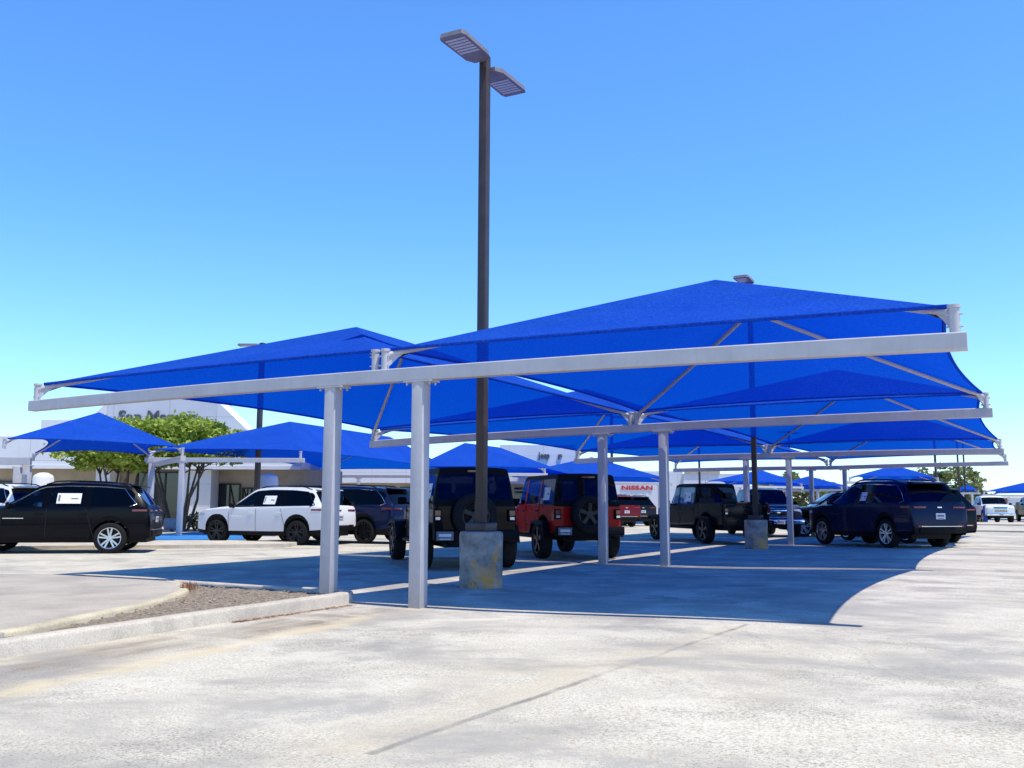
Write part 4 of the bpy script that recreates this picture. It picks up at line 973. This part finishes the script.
# wing beyond, to the right
D1 = 66.0; s1 = D1/FPX; o, ang = local_frame(400, D1)
wing = thing('showroom_wing', 'long white flat-roofed wing with small rooftop lettering behind the blue canopies', 'building', o, ang)
X1 = lambda px: (px-400)*s1
Z1 = lambda py: CAM.z+(505.5-py)*s1
bm = BM(); lbox(bm, X1(322), X1(520), 0, 12, Z1(484), Z1(470)); lbox(bm, X1(500), X1(577), .4, 12, Z1(484), Z1(445)); new_obj('wall', bm, M['white'], wing, True)
bm = BM(); lbox(bm, X1(322), X1(577), 1.2, 12, -.1, Z1(484)-.004); new_obj('back_wall', bm, M['beige'], wing, True)
for x0, x1 in ((345, 392), (398, 440), (450, 500), (515, 560)):
    bm = BM(); lbox(bm, X1(x0), X1(x1), 1.12, 1.19, .1, Z1(488)); w = new_obj('shop_window', bm, M['shop'], wing, True)
    bm = BM(); lbox(bm, X1(x0)+.02, X1(x1)-.02, 1.193, 1.197, .1, Z1(488)); sub_obj('dark_room', bm, M['black'], w, wing, True)
text_part(wing, 'Jeep', .62, (X1(545), .34, Z1(458.5)), M['signgrey'], 'lettering', .05, 11.5*s1, .02)
text_part(wing, 'F', .50, (X1(561), .34, Z1(459.5)), M['signgrey'], 'lettering', .05, 4*s1, .02)
D2 = 98.0; s2 = D2/FPX; o, ang = local_frame(640, D2)
nis = thing('far_showroom', 'distant pale block showroom with a red name in capitals on its wall', 'building', o, ang); X2 = lambda px: (px-640)*s2; Z2 = lambda py: CAM.z+(505.2-py)*s2
bm = BM(); lbox(bm, X2(585), X2(684), 0, 25, -.1, Z2(471)); lbox(bm, X2(684), X2(750), -.6, 25, -.1, Z2(473.5)); new_obj('wall', bm, M['lilac'], nis, True)
bm = BM(); lbox(bm, X2(684.5), X2(720), -.75, -.603, Z2(473.6), Z2(469)); new_obj('roof_unit', bm, M['beige'], nis, True); bm = BM(); lbox(bm, X2(628), X2(640), 3, 6, Z2(471), Z2(467)); new_obj('roof_unit', bm, M['beige'], nis, True)
text_part(nis, 'NISSAN', .62, (X2(638), -.06, Z2(489.6)), M['signred'], 'lettering', .05, 31*s2, .02)
D3 = 150.0; s3 = D3/FPX; o, ang = local_frame(1000, D3)
br = thing('brick_building', 'low red brick building behind the white pickup at the right', 'building', o, ang); X3 = lambda px: (px-1000)*s3; Z3 = lambda py: CAM.z+(503-py)*s3
bm = BM(); lbox(bm, X3(986), X3(1009), 0, 8, -.2, Z3(494.2)); new_obj('wall', bm, M['brick'], br, True)
bm = BM(); lbox(bm, X3(985.6), X3(1009.4), -.2, 8.2, Z3(494.2), Z3(493.4)); new_obj('roof', bm, M['column'], br, True)
for k in range(3): bm = BM(); lbox(bm, X3(989+7*k), X3(992+7*k), -.05, -.003, .9, 1.9); new_obj('window', bm, M['shop'], br, True)
D4 = 160.; s4 = D4/FPX; o, ang = local_frame(1030, D4)
wb = thing('warehouse', 'long low white shed at the far right edge', 'building', o, ang); X4 = lambda px: (px-1030)*s4
bm = BM(); lbox(bm, X4(1011), X4(1090), 0, 10, -.2, 2.7); new_obj('wall', bm, M['white'], wb, True)
bm = BM(); lbox(bm, X4(1010.5), X4(1090.5), -.3, 10.3, 2.703, 2.9); new_obj('roof', bm, M['column'], wb, True)
bm = BM(); lbox(bm, X4(1017), X4(1022), -.06, -.004, .0, 2.0); new_obj('door', bm, M['shop'], wb, True)
# a low white kerb line far right, and the small blue post
def bollard(px, D, h, label):
    p = wp(px, D); rt = thing('bollard', label, 'bollard', p); bm = BM(); lathe(bm, [(.001, h), (.10, h-.02), (.14, h-.1), (.14, -.05)], 14, 'Z', Matrix.Translation(p)); new_obj('shaft', bm, paint('blue_post_paint', (.02, .08, .30)), rt, smooth=40)
bollard(986.5, 68, 1.35, 'slim blue post standing in front of the white pickup')
strip_px('kerb', [(975, 524), (1060, 525), (1060, 523), (975, 522)], 0, .16, M['kerb'], 'pale kerb crossing the far right of the lot')
strip_px('kerb', [(965, 530), (1060, 531.5), (1060, 529.5), (965, 528.5)], 0, .16, M['kerb'], 'nearer pale kerb crossing the far right of the lot')

# ------------------------------------------------------------------ trees
def leaf_cloud(bm, centre, rad, n, size, clumps=None, flat=.5):
    for _ in range(n):
        while True:
            p = Vector((random.uniform(-1, 1), random.uniform(-1, 1), random.uniform(-1, 1)))
            if .25 < p.length < 1: break
        p = p*(.65+.35*random.random())
        q = Vector(centre)+Vector((p.x*rad[0], p.y*rad[1], p.z*rad[2]))
        a = Vector((random.gauss(0, 1), random.gauss(0, 1), random.gauss(0, .6))).normalized(); b = a.cross(Vector((random.gauss(0, 1), random.gauss(0, 1), random.gauss(0, 1)))).normalized()
        s = size*random.uniform(.6, 1.3); vs = [bm.verts.new(q+a*s), bm.verts.new(q+b*s*.5), bm.verts.new(q-a*s), bm.verts.new(q-b*s*.5)]; bm.faces.new(vs)
def tree(label, base, stems, crown_c, crown_r, nclump, nleaf, lsize, mat, spread=1.0, stem_r=.09, group=None, name='tree'):
    rt = thing(name, label, 'tree', base, 0, group); base = Vector(base); c = base+Vector(crown_c); bm = BM(); ends = []
    for k in range(stems):
        a = 2*pi*k/stems+random.uniform(-.4, .4); rr = random.uniform(.35, .75)
        e = c+Vector((cos(a)*crown_r[0]*rr, sin(a)*crown_r[1]*rr, -crown_r[2]*random.uniform(.1, .5)))
        s = base+Vector((cos(a)*.12*stems**.5, sin(a)*.12*stems**.5, -.05)) if stems > 1 else base-Vector((0, 0, .05))
        m1 = s.lerp(e, .35)+Vector((random.uniform(-.15, .15), random.uniform(-.15, .15), .25)); m2 = s.lerp(e, .68)+Vector((random.uniform(-.2, .2), random.uniform(-.2, .2), .2))
        tube(bm, [s, m1, m2, e], [stem_r, stem_r*.8, stem_r*.55, stem_r*.2], 7); ends.append(e)
        for _ in range(3):
            f = m2+Vector((random.uniform(-1, 1)*crown_r[0]*.4, random.uniform(-1, 1)*crown_r[1]*.4, crown_r[2]*random.uniform(.1, .7)))
            tube(bm, [m2, m2.lerp(f, .5)+Vector((0, 0, .1)), f], [stem_r*.5, stem_r*.35, stem_r*.12], 5)
    new_obj('trunk', bm, M['bark'], rt, smooth=60)
    bm = BM()
    for _ in range(nclump):
        while True:
            p = Vector((random.uniform(-1, 1), random.uniform(-1, 1), random.uniform(-.85, 1)))
            if .3 < p.length < 1: break
        q = c+Vector((p.x*crown_r[0], p.y*crown_r[1], p.z*crown_r[2])); s = random.uniform(.14, .26)*max(crown_r[0], .8)
        leaf_cloud(bm, q, (s*1.25, s*1.25, s*.62), nleaf, lsize)
    new_obj('crown', bm, mat, rt, recalc=False)
    return rt
random.seed(21)
tree('leafy bright green tree of many slim stems standing between the black and the white car', wp(180, 42.5), 7, (.05, 0, 4.0), (3.0, 2.6, 1.05), 150, 105, .125, M['leafA'], stem_r=.075, group='trees around the lot')
tree('leafy tree behind the tail of the black car, its crown joining the bright green one', wp(114, 41.5), 7, (.1, 0, 3.75), (3.1, 2.4, 1.1), 140, 100, .125, M['leafA'], stem_r=.075, group='trees around the lot')
tree('rounded green tree far behind the dark navy car, between thin poles', wp(950, 120), 1, (0, 0, 4.0), (4.4, 4, 2.7), 60, 60, .30, M['leafC'], stem_r=.2, group='trees around the lot')
tree('small green tree just left of the white pickup', wp(972, 125), 1, (0, 0, 2.3), (2.6, 2.6, 1.6), 36, 50, .26, M['leafB'], stem_r=.15, group='trees around the lot')
tree('green tree far off above the chrome grille truck and second lamp drum', wp(792, 130), 1, (0, 0, 3.3), (4.6, 4, 2.4), 60, 55, .32, M['leafC'], stem_r=.2, group='trees around the lot')
tree('small distant tree above the far canopies, left of the bright blue canopy', wp(826, 150), 1, (0, 0, 3.2), (3.6, 3, 1.9), 40, 50, .32, M['leafC'], stem_r=.2, group='trees around the lot')
tree('hazy tree peeping over the roof of the bright blue canopy', wp(905, 140), 1, (0, 0, 3.3), (5, 3, 2.0), 50, 50, .34, M['leafC'], stem_r=.2, group='trees around the lot')
# far wood along the horizon: one mass
bm = BM(); random.seed(5)
for k in range(210):
    px = random.uniform(-150, 1250); p = wp(px, random.uniform(420, 520)); h = random.uniform(2.2, 4.6); leaf_cloud(bm, p+Vector((0, 0, h*.5)), (9, 6, h*.55), 26, 1.5)
tag(new_obj('treeline', bm, M['leafC'], recalc=False), 'low far-off line of trees along the horizon', kind='stuff')
# spiky shrubs by the showroom pier
def shrub(px, D, r, h, label):
    p = wp(px, D); rt = thing('shrub', label, 'shrub', p); bm = BM(); leaf_cloud(bm, p+Vector((0, 0, h*.5)), (r, r, h*.5), 260, .09); new_obj('foliage', bm, M['leafB'], rt, recalc=False)
    bm = BM()
    for k in range(5): a = 2*pi*k/5; tube(bm, [p+Vector((0, 0, -.05)), p+Vector((cos(a)*r*.5, sin(a)*r*.5, h*.7))], [.03, .01], 5)
    new_obj('stem', bm, M['bark'], rt)
shrub(195, 43, .55, .9, 'dark spiky shrub in front of the white pier left of the white car')
shrub(666, 80, .7, 1.2, 'low green shrub before the pale showroom wall')

# ------------------------------------------------------------------ light, sky, camera
sund = Vector((-.375, .03, -.926)).normalized()
sl = bpy.data.lights.new('sun', 'SUN'); sl.energy = 5.0; sl.angle = R(.55); sl.color = (1, .945, .85)
so = bpy.data.objects.new('sun', sl); COL.objects.link(so); so.rotation_euler = sund.to_track_quat('-Z', 'Y').to_euler(); so.location = (20, -5, 40)
w = bpy.data.worlds.new('World'); scene.world = w; w.use_nodes = True; nt = w.node_tree; bg = nt.nodes['Background']
sk = nt.nodes.new('ShaderNodeTexSky'); sk.sky_type = 'NISHITA'; sk.sun_disc = False
sk.sun_elevation = math.asin(-sund.z); sk.sun_rotation = atan2(-sund.x, -sund.y); sk.air_density = 1.0; sk.dust_density = .4; sk.ozone_density = 2.2
hs = nt.nodes.new('ShaderNodeHueSaturation'); hs.inputs['Saturation'].default_value = 1.13; hs.inputs['Hue'].default_value = .497
mxs = nt.nodes.new('ShaderNodeMix'); mxs.data_type = 'RGBA'; mxs.blend_type = 'MULTIPLY'; mxs.inputs[0].default_value = 1
tcw = nt.nodes.new('ShaderNodeTexCoord'); sxw = nt.nodes.new('ShaderNodeSeparateXYZ'); nt.links.new(tcw.outputs['Generated'], sxw.inputs[0])
zr_ = math_(nt, 'MAXIMUM', sxw.outputs[2], 0.0)
tintw = ramp(nt, zr_, [(0, (.62, .79, 1.0)), (.10, (.57, .76, 1.0)), (.30, (.48, .72, 1.0)), (.48, (.50, .72, 1.0)), (.62, (.16, .32, .50)), (1, (.10, .18, .30))])
nt.links.new(tintw, mxs.inputs[7]); SKY_GAIN = 2.2
nt.links.new(sk.outputs[0], hs.inputs['Color']); nt.links.new(hs.outputs[0], mxs.inputs[6]); nt.links.new(mxs.outputs[2], bg.inputs[0]); bg.inputs[1].default_value = .13; hs.inputs['Value'].default_value = SKY_GAIN
cd = bpy.data.cameras.new('camera'); cam = bpy.data.objects.new('camera', cd); COL.objects.link(cam); scene.camera = cam
cd.sensor_fit = 'HORIZONTAL'; cd.sensor_width = 36; cd.lens = 36*FPX/1024; cd.clip_end = 4000; cd.clip_start = .1
mtx = Matrix((R2, U2, -FW)).transposed().to_4x4(); mtx.translation = CAM; cam.matrix_world = mtx
scene.view_settings.view_transform = 'Standard'; scene.view_settings.look = 'None'; scene.view_settings.exposure = 0; scene.view_settings.gamma = 1
scene.cycles.transparent_max_bounces = 16; scene.cycles.max_bounces = 8
